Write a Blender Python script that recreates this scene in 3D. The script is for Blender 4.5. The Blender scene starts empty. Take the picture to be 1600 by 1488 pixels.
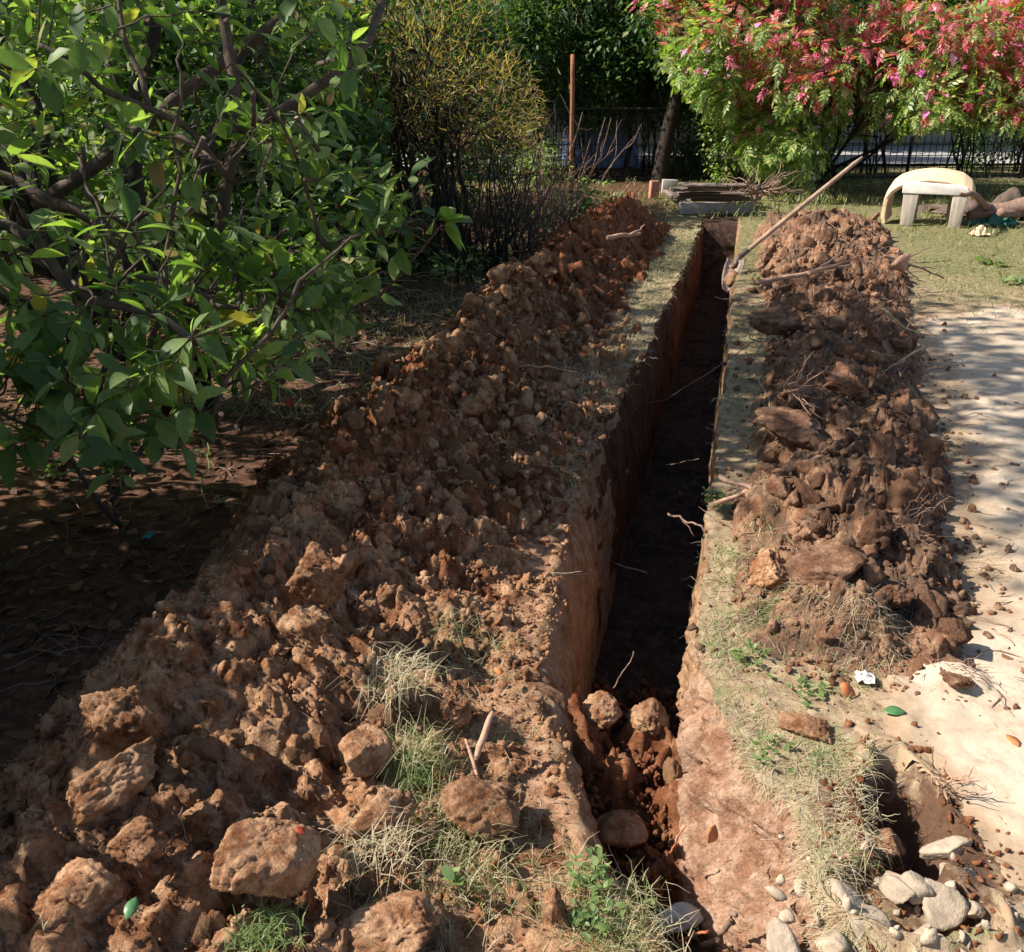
import bpy, math, random
import numpy as np
from mathutils import Vector, Matrix
R = math.radians
C = bpy.context.scene.collection
sc = bpy.context.scene
# ------------------------------------------------------------------ camera, world, sun, exposure
F, PITCH, YAW, CAMZ = 1440.0, R(23.3), R(13.7), 1.6          # photo pixels (1600 x 1488)
cam = bpy.data.cameras.new('camera'); co = bpy.data.objects.new('camera', cam); C.objects.link(co)
co.location = (0, 0, CAMZ); co.rotation_euler = (R(90) - PITCH, 0, YAW)
cam.sensor_fit = 'HORIZONTAL'; cam.sensor_width = 36; cam.lens = 36 * F / 1600
cam.clip_start = .05; cam.clip_end = 500
sc.camera = co
w = bpy.data.worlds.new('World'); sc.world = w; w.use_nodes = True
SUN_EL, SUN_AZ = R(43), R(180 + 17)                             # azimuth measured from +X, counter-clockwise: sun on the left
nt = w.node_tree; sky = nt.nodes.new('ShaderNodeTexSky'); sky.sky_type = 'NISHITA'; sky.sun_disc = False
sky.sun_elevation = SUN_EL; sky.sun_rotation = R(90) - SUN_AZ
nt.links.new(sky.outputs[0], nt.nodes['Background'].inputs[0]); nt.nodes['Background'].inputs[1].default_value = .075
sl = bpy.data.lights.new('sun', 'SUN'); sl.energy = 4.6; sl.angle = R(.55); sl.color = (1, .94, .85)
so = bpy.data.objects.new('sun', sl); C.objects.link(so)
sd = Vector((math.cos(SUN_AZ) * math.cos(SUN_EL), math.sin(SUN_AZ) * math.cos(SUN_EL), math.sin(SUN_EL)))
so.rotation_euler = sd.to_track_quat('Z', 'Y').to_euler(); so.location = (-6, 0, 8)
sc.view_settings.view_transform = 'Standard'; sc.view_settings.look = 'None'
sc.view_settings.exposure = 1.12; sc.view_settings.gamma = 1.0
sc.cycles.max_bounces = 6; sc.cycles.transparent_max_bounces = 4

# ------------------------------------------------------------------ helpers
def ray(x, y):
    r = (x - 800) / F; u = (744 - y) / F; cp, sp = math.cos(PITCH), math.sin(PITCH)
    d = np.array([r, cp + u * sp, -sp + u * cp]); c, s = math.cos(YAW), math.sin(YAW)
    return np.array([d[0] * c - d[1] * s, d[0] * s + d[1] * c, d[2]])
def at(x, y, z=0.0):
    d = ray(x, y); return d * ((z - CAMZ) / d[2]) + np.array([0, 0, CAMZ])
def dp(x, y, d): return ray(x, y) * d + np.array([0, 0, CAMZ])
def proj(p):
    p = np.asarray(p, float) - np.array([0, 0, CAMZ]); c, s = math.cos(-YAW), math.sin(-YAW)
    x = p[..., 0] * c - p[..., 1] * s; y = p[..., 0] * s + p[..., 1] * c; z = p[..., 2]
    fw = y * math.cos(PITCH) - z * math.sin(PITCH); up = y * math.sin(PITCH) + z * math.cos(PITCH)
    fw = np.where(np.abs(fw) < 1e-4, 1e-4, fw)
    return 800 + F * x / fw, 744 - F * up / fw, fw
def hsh(ix, iy, iz, s):
    with np.errstate(over='ignore'):
        h = (ix.astype(np.int64) * 374761393 + iy.astype(np.int64) * 668265263 + iz.astype(np.int64) * 2147483647 * 3 + s * 974634777) & 0xffffffff
        h = ((h ^ (h >> 13)) * 1274126177) & 0xffffffff
        h = ((h ^ (h >> 16)) * 2246822519) & 0xffffffff
        h = h ^ (h >> 13)
    return (h & 0xffffff) / float(0x1000000)
def vn(p, s=0):
    i = np.floor(p).astype(np.int64); f = p - i; f = f * f * f * (f * (f * 6 - 15) + 10); o = 0
    for a in (0, 1):
        for b in (0, 1):
            for c in (0, 1):
                wgt = (f[:, 0] if a else 1 - f[:, 0]) * (f[:, 1] if b else 1 - f[:, 1]) * (f[:, 2] if c else 1 - f[:, 2])
                o = o + wgt * hsh(i[:, 0] + a, i[:, 1] + b, i[:, 2] + c, s)
    return o * 2 - 1
def fbm(p, octv=4, s=0, gain=.5, lac=2.03):
    o = 0; a = 1.0; t = 0
    for k in range(octv):
        o = o + a * vn(p, s + k); t += a; a *= gain; p = p * lac + 13.7
    return o / t
def wor(p, s=0):
    """distance to the nearest of scattered 3D points, 0..~1"""
    i = np.floor(p).astype(np.int64); best = np.full(len(p), 9.0)
    for a in (-1, 0, 1):
        for b in (-1, 0, 1):
            for c in (-1, 0, 1):
                ii, jj, kk = i[:, 0] + a, i[:, 1] + b, i[:, 2] + c
                d = (ii + hsh(ii, jj, kk, s) - p[:, 0]) ** 2 + (jj + hsh(ii, jj, kk, s + 1) - p[:, 1]) ** 2 + (kk + hsh(ii, jj, kk, s + 2) - p[:, 2]) ** 2
                best = np.minimum(best, d)
    return np.sqrt(best)
def P3(x, y, z=0.0): return np.stack([x, y, np.zeros_like(x) + z], 1)
def chunks(x, y, sc_, s, k=2.3, tl=.9, q=1.0):
    """upper envelope of tilted, rounded plates: reads as broken lumps"""
    u = x / sc_; v = y / sc_; i = np.floor(u).astype(np.int64); j = np.floor(v).astype(np.int64); z0 = np.zeros_like(i)
    best = np.full(x.shape, -9.0)
    for a in (-1, 0, 1):
        for b in (-1, 0, 1):
            ii = i + a; jj = j + b
            cx = ii + hsh(ii, jj, z0, s); cy = jj + hsh(ii, jj, z0, s + 1)
            th = 6.283 * hsh(ii, jj, z0, s + 5); dx0 = u - cx; dy0 = v - cy
            el = .65 + .8 * hsh(ii, jj, z0, s + 6)
            dx = (dx0 * np.cos(th) + dy0 * np.sin(th)) * el; dy = (-dx0 * np.sin(th) + dy0 * np.cos(th)) / el
            r = np.maximum(np.abs(dx) * 1.05, np.maximum(np.abs(dy), .75 * (np.abs(dx) + np.abs(dy))))
            h = .8 * hsh(ii, jj, z0, s + 2) + tl * (dx * (hsh(ii, jj, z0, s + 3) - .5) + dy * (hsh(ii, jj, z0, s + 4) - .5)) - k * np.maximum(r - .28, 0) ** q
            best = np.maximum(best, h)
    return best * sc_
def sstep(a, b, x):
    t = np.clip((x - a) / (b - a), 0, 1); return t * t * (3 - 2 * t)
def mesh(name, V, faces, mat, parent=None, smooth=True, mats=None, midx=None):
    """faces: list of int arrays (M,k)"""
    me = bpy.data.meshes.new(name); V = np.asarray(V, np.float32)
    faces = [np.asarray(f, np.int32) for f in faces if len(f)]
    me.vertices.add(len(V)); me.vertices.foreach_set('co', V.ravel())
    lo = np.concatenate([f.ravel() for f in faces]); cnt = np.concatenate([np.full(len(f), f.shape[1], np.int32) for f in faces])
    me.loops.add(len(lo)); me.loops.foreach_set('vertex_index', lo)
    me.polygons.add(len(cnt)); me.polygons.foreach_set('loop_start', np.concatenate([[0], np.cumsum(cnt)[:-1]]).astype(np.int32))
    me.polygons.foreach_set('loop_total', cnt)
    if smooth: me.polygons.foreach_set('use_smooth', np.ones(len(cnt), bool))
    me.materials.append(mat)
    for m in (mats or []): me.materials.append(m)
    if midx is not None: me.polygons.foreach_set('material_index', np.asarray(midx, np.int32))
    me.update(calc_edges=True); me.validate()
    o = bpy.data.objects.new(name, me); C.objects.link(o); o.parent = parent
    return o
def tag(o, label=None, cat=None, group=None, kind=None):
    if label: o['label'] = label
    if cat: o['category'] = cat
    if group: o['group'] = group
    if kind: o['kind'] = kind
    return o
def empty(name, loc, rz=0.0):
    o = bpy.data.objects.new(name, None); C.objects.link(o); o.location = loc; o.rotation_euler = (0, 0, rz); o.empty_display_size = .1; return o
def copy_tree(o, parent=None):
    c = o.copy(); C.objects.link(c); c.parent = parent
    for ch in o.children: copy_tree(ch, c)
    return c
class MB:
    def __init__(s): s.V = []; s.F = []; s.n = 0
    def add(s, V, Fs):
        V = np.asarray(V, float)
        for f in Fs: s.F.append(np.asarray(f, np.int32) + s.n)
        s.V.append(V); s.n += len(V)
    def tube(s, pts, rad, n=6, cap=True):
        pts = np.asarray(pts, float); m = len(pts); rad = np.broadcast_to(np.asarray(rad, float), (m,))
        t = np.gradient(pts, axis=0); t /= np.linalg.norm(t, axis=1, keepdims=True) + 1e-9
        ref = np.array([0, 0, 1.0]) if abs(t[0][2]) < .9 else np.array([1.0, 0, 0])
        a = np.cross(t, ref); a /= np.linalg.norm(a, axis=1, keepdims=True) + 1e-9; b = np.cross(t, a)
        ang = np.arange(n) * 2 * math.pi / n
        V = pts[:, None] + rad[:, None, None] * (a[:, None] * np.cos(ang)[None, :, None] + b[:, None] * np.sin(ang)[None, :, None])
        i = np.arange(m - 1)[:, None] * n; j = np.arange(n)[None]; j2 = (j + 1) % n
        Q = np.stack([i + j, i + j2, i + n + j2, i + n + j], -1).reshape(-1, 4)
        Fs = [Q]
        if cap: Fs += [np.arange(n)[None, ::-1], (np.arange(n) + (m - 1) * n)[None]]
        s.add(V.reshape(-1, 3), Fs)
    def box(s, c, size, rot=None, jit=0.0, taper=0.0, rng=None):
        x, y, z = np.array(size) / 2.0
        V = np.array([(a * x, b * y, cc * z) for cc in (-1, 1) for b in (-1, 1) for a in (-1, 1)], float)
        if taper: V[:4, :2] *= (1 - taper)
        if jit: V += (rng or np.random.RandomState(1)).uniform(-jit, jit, V.shape)
        if rot is not None: V = V @ np.array(rot).T
        s.add(V + np.array(c), [np.array([(0, 2, 3, 1), (4, 5, 7, 6), (0, 1, 5, 4), (2, 6, 7, 3), (0, 4, 6, 2), (1, 3, 7, 5)])])
    def build(s, name, mat, parent=None, smooth=True, **k):
        # group faces by size for speed
        by = {}
        for f in s.F: by.setdefault(f.shape[1], []).append(f)
        return mesh(name, np.concatenate(s.V), [np.concatenate(v) for v in by.values()], mat, parent, smooth, **k)
def rotm(ax, ay, az): return np.array(Matrix.Rotation(az, 3, 'Z') @ Matrix.Rotation(ay, 3, 'Y') @ Matrix.Rotation(ax, 3, 'X'))
def bevel(o, wd, seg=2):
    m = o.modifiers.new('b', 'BEVEL'); m.width = wd; m.segments = seg; m.limit_method = 'ANGLE'; return o

# ------------------------------------------------------------------ materials
def newmat(name):
    m = bpy.data.materials.new(name); m.use_nodes = True; n = m.node_tree; n.nodes['Principled BSDF'].inputs['Specular IOR Level'].default_value = .25
    return m, n, n.nodes['Principled BSDF']
def noise(n, vec, scale, det=5, rough=.55, dist=0.0):
    t = n.nodes.new('ShaderNodeTexNoise'); t.inputs['Scale'].default_value = scale; t.inputs['Detail'].default_value = det
    t.inputs['Roughness'].default_value = rough; t.inputs['Distortion'].default_value = dist
    if vec is not None: n.links.new(vec, t.inputs['Vector'])
    return t.outputs[0]
def ramp(n, fac, stops, interp='LINEAR'):
    r = n.nodes.new('ShaderNodeValToRGB'); r.color_ramp.interpolation = interp
    while len(r.color_ramp.elements) < len(stops): r.color_ramp.elements.new(.5)
    for e, (p, c) in zip(r.color_ramp.elements, stops):
        e.position = p; e.color = (*c, 1) if len(c) == 3 else c
    n.links.new(fac, r.inputs[0]); return r.outputs[0]
def mixc(n, fac, a, b, mode='MIX'):
    m = n.nodes.new('ShaderNodeMix'); m.data_type = 'RGBA'; m.blend_type = mode
    for sk, v in ((m.inputs['Factor'], fac), (m.inputs[6], a), (m.inputs[7], b)):
        if isinstance(v, (int, float)): sk.default_value = v
        elif isinstance(v, tuple): sk.default_value = (*v, 1)
        else: n.links.new(v, sk)
    return m.outputs[2]
def math_(n, op, a, b=None, c=None):
    m = n.nodes.new('ShaderNodeMath'); m.operation = op
    for sk, v in zip(m.inputs, (a, b, c)):
        if v is None: continue
        if isinstance(v, (int, float)): sk.default_value = v
        else: n.links.new(v, sk)
    return m.outputs[0]
def bump(n, p, chain):
    last = None
    for h, st, d in chain:
        b = n.nodes.new('ShaderNodeBump'); b.inputs['Strength'].default_value = st; b.inputs['Distance'].default_value = d
        n.links.new(h, b.inputs['Height'])
        if last: n.links.new(last, b.inputs['Normal'])
        last = b.outputs[0]
    n.links.new(last, p.inputs['Normal'])
def geo_pos(n): return n.nodes.new('ShaderNodeNewGeometry').outputs['Position']
def obj_co(n): return n.nodes.new('ShaderNodeTexCoord').outputs['Object']
def soil(name, dark, mid, dry, dryamt=.5, rough=.95, bstr=1.0, streak=False, instance=False, hum=None):
    m, n, p = newmat(name); v = obj_co(n) if instance else geo_pos(n)
    if streak:
        mp = n.nodes.new('ShaderNodeMapping'); mp.inputs['Scale'].default_value = (1.6, 1.6, .35); n.links.new(v, mp.inputs[0]); v2 = mp.outputs[0]
    else: v2 = v
    a = noise(n, v2, 2.1, 4, .6); b = noise(n, v2, 17, 6, .65); c = noise(n, v, 130, 4, .7); d = noise(n, v2, 55, 6, .7, .6)
    c1 = ramp(n, a, [(.38, dark), (.6, mid)])
    c2 = mixc(n, ramp(n, b, [(.5 - .12 * dryamt, (0, 0, 0)), (.78 - .2 * dryamt, (1, 1, 1))]), c1, dry)
    c3 = mixc(n, .55, c2, ramp(n, c, [(.3, (.45, .42, .4)), (.52, (.9, .9, .9)), (.75, (1.35, 1.3, 1.25))]), 'MULTIPLY')
    c3 = mixc(n, .5, c3, ramp(n, d, [(.32, (.55, .5, .48)), (.55, (1, 1, 1)), (.8, (1.25, 1.22, 1.2))]), 'MULTIPLY')
    if hum:
        c3 = mixc(n, ramp(n, noise(n, v, 4.5, 5, .6, .8), [(.47, (0, 0, 0)), (.6, (1, 1, 1))]), c3, hum)
    if instance:
        oi = n.nodes.new('ShaderNodeObjectInfo').outputs['Random']
        c3 = mixc(n, 1.0, c3, ramp(n, oi, [(0, (.72, .66, .62)), (.5, (1, 1, 1)), (1, (1.25, 1.2, 1.15))]), 'MULTIPLY')
    n.links.new(c3, p.inputs['Base Color']); p.inputs['Roughness'].default_value = rough; p.inputs['Specular IOR Level'].default_value = .12
    bump(n, p, [(b, .5 * bstr, .02), (d, .7 * bstr, .012), (c, .6 * bstr, .004)])
    return m
M = {}
M['soil'] = soil('soil_tan', (.19, .074, .032), (.34, .16, .078), (.5, .3, .172), .8, bstr=1.4)
M['soil_clod'] = soil('soil_clod', (.22, .095, .044), (.36, .18, .092), (.52, .32, .19), .8, instance=True, bstr=1.5)
M['soil_red'] = soil('soil_red', (.13, .04, .017), (.23, .088, .038), (.33, .155, .078), .5, bstr=1.3)
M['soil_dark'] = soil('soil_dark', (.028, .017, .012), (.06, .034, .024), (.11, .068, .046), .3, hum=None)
M['soil_humus'] = soil('soil_humus', (.15, .062, .034), (.27, .132, .073), (.4, .25, .155), .7, hum=(.13, .08, .052), bstr=1.4)
M['humus_clod'] = soil('humus_clod', (.13, .062, .036), (.24, .125, .073), (.35, .215, .14), .5, instance=True, bstr=1.4)
M['wall'] = soil('trench_wall', (.2, .095, .045), (.33, .185, .1), (.44, .29, .18), .6, streak=True)
M['wall_far'] = soil('trench_wall_shaded', (.05, .02, .01), (.11, .045, .022), (.18, .09, .05), .5, streak=True)  # far left wall: its shade is put into the colour
M['wall_red'] = soil('trench_wall_red', (.26, .125, .072), (.42, .235, .145), (.54, .36, .25), .65, bstr=1.5)

def ground_mat():
    """side strips: bare/dried turf and earth; mask by place"""
    m, n, p = newmat('ground_earth'); v = geo_pos(n)
    sx = n.nodes.new('ShaderNodeSeparateXYZ'); n.links.new(v, sx.inputs[0]); X, Y_ = sx.outputs[0], sx.outputs[1]
    a = noise(n, v, 3, 5, .6); b = noise(n, v, 22, 6, .65, .4); c = noise(n, v, 140, 4, .7)
    turf = ramp(n, b, [(.3, (.17, .105, .065)), (.5, (.32, .23, .14)), (.7, (.42, .33, .22))])
    bare = ramp(n, b, [(.3, (.16, .075, .04)), (.5, (.3, .165, .095)), (.7, (.4, .25, .155))])
    kb = math_(n, 'GREATER_THAN', math_(n, 'MULTIPLY', X, -1.0), .1); kb = math_(n, 'MULTIPLY', kb, math_(n, 'LESS_THAN', Y_, 5.2)); turf0 = turf
    turf = mixc(n, ramp(n, noise(n, v, 7, 4), [(.54, (0, 0, 0)), (.66, (.8, .8, .8))]), turf, (.2, .2, .09))
    turf = mixc(n, kb, turf, bare)
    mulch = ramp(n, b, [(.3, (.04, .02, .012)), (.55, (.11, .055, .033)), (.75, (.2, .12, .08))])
    lawn = ramp(n, b, [(.3, (.09, .075, .035)), (.55, (.2, .18, .085)), (.75, (.33, .27, .16))])
    wob = math_(n, 'MULTIPLY', math_(n, 'SUBTRACT', a, .5), 1.2)
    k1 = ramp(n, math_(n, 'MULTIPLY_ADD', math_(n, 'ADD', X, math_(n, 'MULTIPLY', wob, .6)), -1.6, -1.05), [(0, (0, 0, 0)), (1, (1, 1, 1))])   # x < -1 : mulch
    k2 = ramp(n, math_(n, 'MULTIPLY_ADD', math_(n, 'ADD', Y_, math_(n, 'MULTIPLY', wob, 3.0)), .5, -3.6), [(0, (0, 0, 0)), (1, (1, 1, 1))])  # y > 7.5 : lawn
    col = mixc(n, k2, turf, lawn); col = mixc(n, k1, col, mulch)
    col = mixc(n, .5, col, ramp(n, c, [(.3, (.5, .48, .45)), (.55, (1, 1, 1)), (.75, (1.3, 1.3, 1.25))]), 'MULTIPLY')
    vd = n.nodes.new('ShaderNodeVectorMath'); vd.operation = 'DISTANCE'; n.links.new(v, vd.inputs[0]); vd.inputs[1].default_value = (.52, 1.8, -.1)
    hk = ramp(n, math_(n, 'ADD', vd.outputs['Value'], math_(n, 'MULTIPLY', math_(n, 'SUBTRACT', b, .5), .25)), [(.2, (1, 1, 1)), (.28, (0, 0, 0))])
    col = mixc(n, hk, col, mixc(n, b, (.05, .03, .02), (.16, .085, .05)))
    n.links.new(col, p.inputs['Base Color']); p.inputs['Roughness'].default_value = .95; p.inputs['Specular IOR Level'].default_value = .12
    bump(n, p, [(b, .6, .02), (c, .6, .004)]); return m
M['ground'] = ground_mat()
def path_mat():
    m, n, p = newmat('pale_sand'); v = geo_pos(n)
    a = noise(n, v, 1.7, 5, .6); b = noise(n, v, 26, 6, .65); c = noise(n, v, 220, 3, .7)
    col = ramp(n, a, [(.35, (.40, .305, .21)), (.6, (.53, .43, .32))])
    col = mixc(n, ramp(n, noise(n, v, 9, 5, .62), [(.54, (0, 0, 0)), (.68, (.9, .9, .9))]), col, (.36, .25, .17))
    col = mixc(n, .4, col, ramp(n, b, [(.3, (.7, .68, .64)), (.6, (1.1, 1.1, 1.1))]), 'MULTIPLY')
    col = mixc(n, .6, col, ramp(n, c, [(.28, (.5, .45, .4)), (.42, (1, 1, 1)), (.8, (1.1, 1.1, 1.1))]), 'MULTIPLY')
    at_ = n.nodes.new('ShaderNodeAttribute'); at_.attribute_name = 'rim'
    edge = ramp(n, math_(n, 'ADD', at_.outputs['Fac'], math_(n, 'MULTIPLY', math_(n, 'SUBTRACT', noise(n, v, 12, 6, .7), .5), .9)), [(.15, (1, 1, 1)), (.62, (0, 0, 0))])
    col = mixc(n, edge, col, mixc(n, b, (.24, .15, .09), (.42, .31, .2)))
    n.links.new(col, p.inputs['Base Color']); p.inputs['Roughness'].default_value = .92; p.inputs['Specular IOR Level'].default_value = .15
    bump(n, p, [(a, .3, .03), (b, .45, .008), (c, .5, .0025)]); return m
M['path'] = path_mat()
def leaf_mat(name, stops, rough=.4, trans=.35, vein=True, spec=.4):
    m, n, p = newmat(name); g = n.nodes.new('ShaderNodeNewGeometry')
    col = ramp(n, g.outputs['Random Per Island'], stops)
    col = mixc(n, .35, col, ramp(n, noise(n, g.outputs['Position'], 60, 3), [(.3, (.6, .6, .55)), (.7, (1.3, 1.3, 1.2))]), 'MULTIPLY')
    n.links.new(col, p.inputs['Base Color']); p.inputs['Roughness'].default_value = rough; p.inputs['Specular IOR Level'].default_value = spec
    t = n.nodes.new('ShaderNodeBsdfTranslucent'); n.links.new(mixc(n, 1.0, col, (1.6, 1.9, .55), 'MULTIPLY'), t.inputs[0])
    mx = n.nodes.new('ShaderNodeMixShader'); mx.inputs[0].default_value = trans
    n.links.new(p.outputs[0], mx.inputs[1]); n.links.new(t.outputs[0], mx.inputs[2])
    n.links.new(mx.outputs[0], n.nodes['Material Output'].inputs[0]); return m
M['broad'] = leaf_mat('broad_leaf', [(0, (.06, .11, .04)), (.35, (.125, .19, .065)), (.7, (.2, .27, .1)), (.93, (.3, .36, .15)), (.97, (.3, .27, .08)), (1, (.2, .11, .05))], .5, .5, spec=.3)
M['thuja'] = leaf_mat('dry_needles', [(0, (.16, .09, .05)), (.4, (.36, .22, .09)), (.75, (.5, .36, .14)), (1, (.38, .34, .16))], .8, .35)
M['conifer'] = leaf_mat('dark_needles', [(0, (.035, .075, .04)), (.5, (.08, .14, .06)), (.85, (.14, .2, .07)), (1, (.34, .28, .07))], .6, .4)
M['hedge'] = leaf_mat('hedge_leaf', [(0, (.022, .05, .016)), (.5, (.05, .105, .028)), (.9, (.1, .17, .04)), (1, (.2, .21, .05))], .5, .3)
M['vine_green'] = leaf_mat('vine_green', [(0, (.08, .15, .04)), (.4, (.17, .27, .075)), (.75, (.3, .36, .11)), (1, (.46, .44, .17))], .45, .4)
M['vine_red'] = leaf_mat('vine_red', [(0, (.42, .035, .07)), (.35, (.58, .09, .13)), (.6, (.6, .12, .3)), (.8, (.6, .22, .2)), (1, (.55, .36, .2))], .45, .35)
M['blossom'] = leaf_mat('blossom', [(0, (.7, .08, .3)), (.5, (.75, .2, .48)), (1, (.55, .38, .62))], .5, .3)
M['weed'] = leaf_mat('weed_leaf', [(0, (.08, .14, .045)), (.5, (.16, .22, .08)), (1, (.28, .33, .15))], .45, .4)
M['grassblade'] = leaf_mat('grass_blade', [(0, (.08, .12, .035)), (.25, (.16, .2, .07)), (.45, (.32, .27, .15)), (1, (.5, .42, .29))], .6, .3)
M['straw'] = leaf_mat('straw', [(0, (.28, .2, .12)), (.5, (.42, .34, .22)), (1, (.5, .44, .32))], .7, .2)
M['lawn'] = leaf_mat('lawn_blade', [(0, (.08, .11, .035)), (.4, (.16, .19, .07)), (.65, (.28, .27, .13)), (1, (.42, .36, .22))], .6, .3)
M['litter'] = leaf_mat('dead_leaf', [(0, (.05, .025, .015)), (.5, (.13, .06, .03)), (.85, (.22, .11, .06)), (1, (.3, .1, .04))], .8, .15)
def plain(name, col, rough=.7, nz=30, var=.35, bs=.4, bd=.004, spec=.25, metal=0.0, stretch=None):
    m, n, p = newmat(name); v = obj_co(n)
    if stretch:
        mp = n.nodes.new('ShaderNodeMapping'); mp.inputs['Scale'].default_value = stretch; n.links.new(v, mp.inputs[0]); v = mp.outputs[0]
    a = noise(n, v, nz, 6, .65, .3); b = noise(n, v, nz * 5, 4, .7)
    lo = tuple(c * (1 - var) for c in col); hi = tuple(min(1, c * (1 + var)) for c in col)
    c1 = ramp(n, a, [(.3, lo), (.7, hi)])
    c1 = mixc(n, .4, c1, ramp(n, b, [(.3, (.65, .62, .6)), (.65, (1.1, 1.1, 1.1))]), 'MULTIPLY')
    n.links.new(c1, p.inputs['Base Color']); p.inputs['Roughness'].default_value = rough; p.inputs['Specular IOR Level'].default_value = spec; p.inputs['Metallic'].default_value = metal
    bump(n, p, [(a, bs, bd), (b, bs, bd * .4)]); return m
M['bark'] = plain('bark', (.09, .065, .05), .9, 22, .45, .8, .008)
M['bark_dark'] = plain('bark_dark', (.035, .026, .02), .9, 20, .45, .8, .008)
M['cutwood'] = plain('cut_wood', (.55, .34, .24), .7, 60, .15)
M['twig'] = plain('twig', (.22, .14, .1), .85, 40, .4)
M['root'] = plain('root_bark', (.4, .24, .16), .8, 40, .35)
M['rootred'] = plain('root_red', (.42, .13, .06), .75, 40, .35)
M['handle'] = plain('old_wood_handle', (.33, .22, .15), .7, 14, .35, .5, .002, stretch=(1, 1, .1))
M['steel'] = plain('muddy_steel', (.13, .09, .07), .55, 18, .6, .6, .003, spec=.5, metal=.25)
M['mud'] = plain('stuck_mud', (.26, .15, .09), .95, 40, .4, .9, .01)
M['oldwood'] = plain('grey_weathered_wood', (.42, .36, .29), .85, 10, .3, .6, .004, stretch=(3, 3, .4))
M['whitepaint'] = plain('worn_white_paint', (.72, .67, .6), .6, 14, .14, .3, .002)
M['cushion'] = plain('beige_cover', (.66, .47, .3), .75, 7, .14, .5, .01)
M['rust'] = plain('rusty_iron', (.26, .11, .06), .85, 40, .4, .6, .002)
M['brick'] = plain('red_brick', (.42, .19, .12), .9, 30, .25, .6, .004)
M['concrete'] = plain('old_concrete', (.36, .33, .3), .92, 22, .25, .7, .006)
M['board'] = plain('weathered_board', (.2, .15, .12), .85, 12, .4, .6, .003, stretch=(.3, 3, 3))
M['white_stone'] = plain('white_stone', (.37, .29, .21), .95, 9, .42, .9, .012)
M['grey_stone'] = plain('grey_stone', (.42, .42, .4), .85, 14, .25, .6, .006)
M['net'] = plain('green_net', (.03, .13, .1), .5, 60, .3)
M['teal'] = plain('teal_plastic', (.04, .3, .28), .4, 40, .2)
M['darkmetal'] = plain('dark_fence_wire', (.03, .03, .03), .6, 30, .3)
M['tarp'] = plain('blue_tarpaulin', (.24, .3, .6), .5, 4, .2, .5, .02)
M['plaster'] = plain('pale_plaster', (.62, .6, .6), .9, 3, .12, .3, .01)
M['asphalt'] = plain('pale_road', (.35, .33, .32), .9, 5, .15, .4, .005)
M['soildarkcloth'] = plain('brown_sacking', (.12, .085, .065), .9, 12, .3, .8, .02)
M['greenleaf'] = plain('fresh_green_leaf', (.07, .17, .06), .4, 30, .25, .3, .002, .4)
M['orangeleaf'] = plain('orange_dead_leaf', (.6, .2, .07), .7, 30, .3)
M['redleaf'] = plain('red_dead_leaf', (.36, .06, .03), .7, 30, .3)

# ------------------------------------------------------------------ terrain functions
YL = [0, 1.0, 1.34, 1.53, 1.86, 2.17, 2.78, 3.7, 4.58, 5.6, 8.0, 11.6, 60]
XL_ = [.15, .05, -.04, -.2, -.36, -.49, -.55, -.61, -.61, -.55, -.5, -.49, -.49]
YR = [0, 1.0, 1.4, 1.74, 2.02, 2.32, 3.1, 5.2, 11.6, 60]
XR_ = [.33, .32, .3, .24, .1, .0, -.02, -.01, -.03, -.03]
XB_ = [.15, .13, .1, .02, -.04, -.05, -.05, -.05, -.06, -.06]      # foot of the right wall
XBL = [.2, .1, .06, -.06, -.22, -.36, -.40, -.45, -.47, -.46, -.45, -.45, -.45]
def n1(y, f, s): return vn(P3(y * f, y * 0 + .3, .7), s)
def edgeL(y): return np.interp(y, YL, XL_) + .035 * n1(y, 3.1, 3) + .022 * n1(y, 11, 4) + .012 * n1(y, 31, 9)
def edgeR(y): return np.interp(y, YR, XR_) + .022 * n1(y, 2.7, 5) + .02 * n1(y, 12, 6) + .010 * n1(y, 33, 10)
def depth(y): return np.interp(y, [0, .3, 1.0, 1.45, 1.8, 2.05, 2.2, 2.32, 2.5, 3.2, 11.2, 11.6, 60], [.0, .3, .44, .42, .30, .22, .2, .4, .64, .76, .76, .0, .0])
HOLES = [(.50, 1.84, .085, .19, .19), (.70, 2.47, .10, .06, -.03), (.47, 1.58, .14, .08, .06)]
def G(x, y):
    """natural ground level"""
    p = P3(x, y)
    h = .018 * fbm(p * 1.3, 3, 21) + .006 * fbm(p * 7, 3, 25)
    g = sstep(.5, -1.2, x)
    h = h + .012 * fbm(p * 16, 3, 28) * (1 - .7 * sstep(.5, .9, x))
    for cx, cy, rx, ry, d in HOLES:
        q = ((x - cx) / rx) ** 2 + ((y - cy) / ry) ** 2 + .5 * vn(p * 14, 31)
        h = h - d * sstep(1.5, .7, q) + (.03 if d > 0 else 0) * np.exp(-((q - 1.6) / .5) ** 2)
    return h
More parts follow.
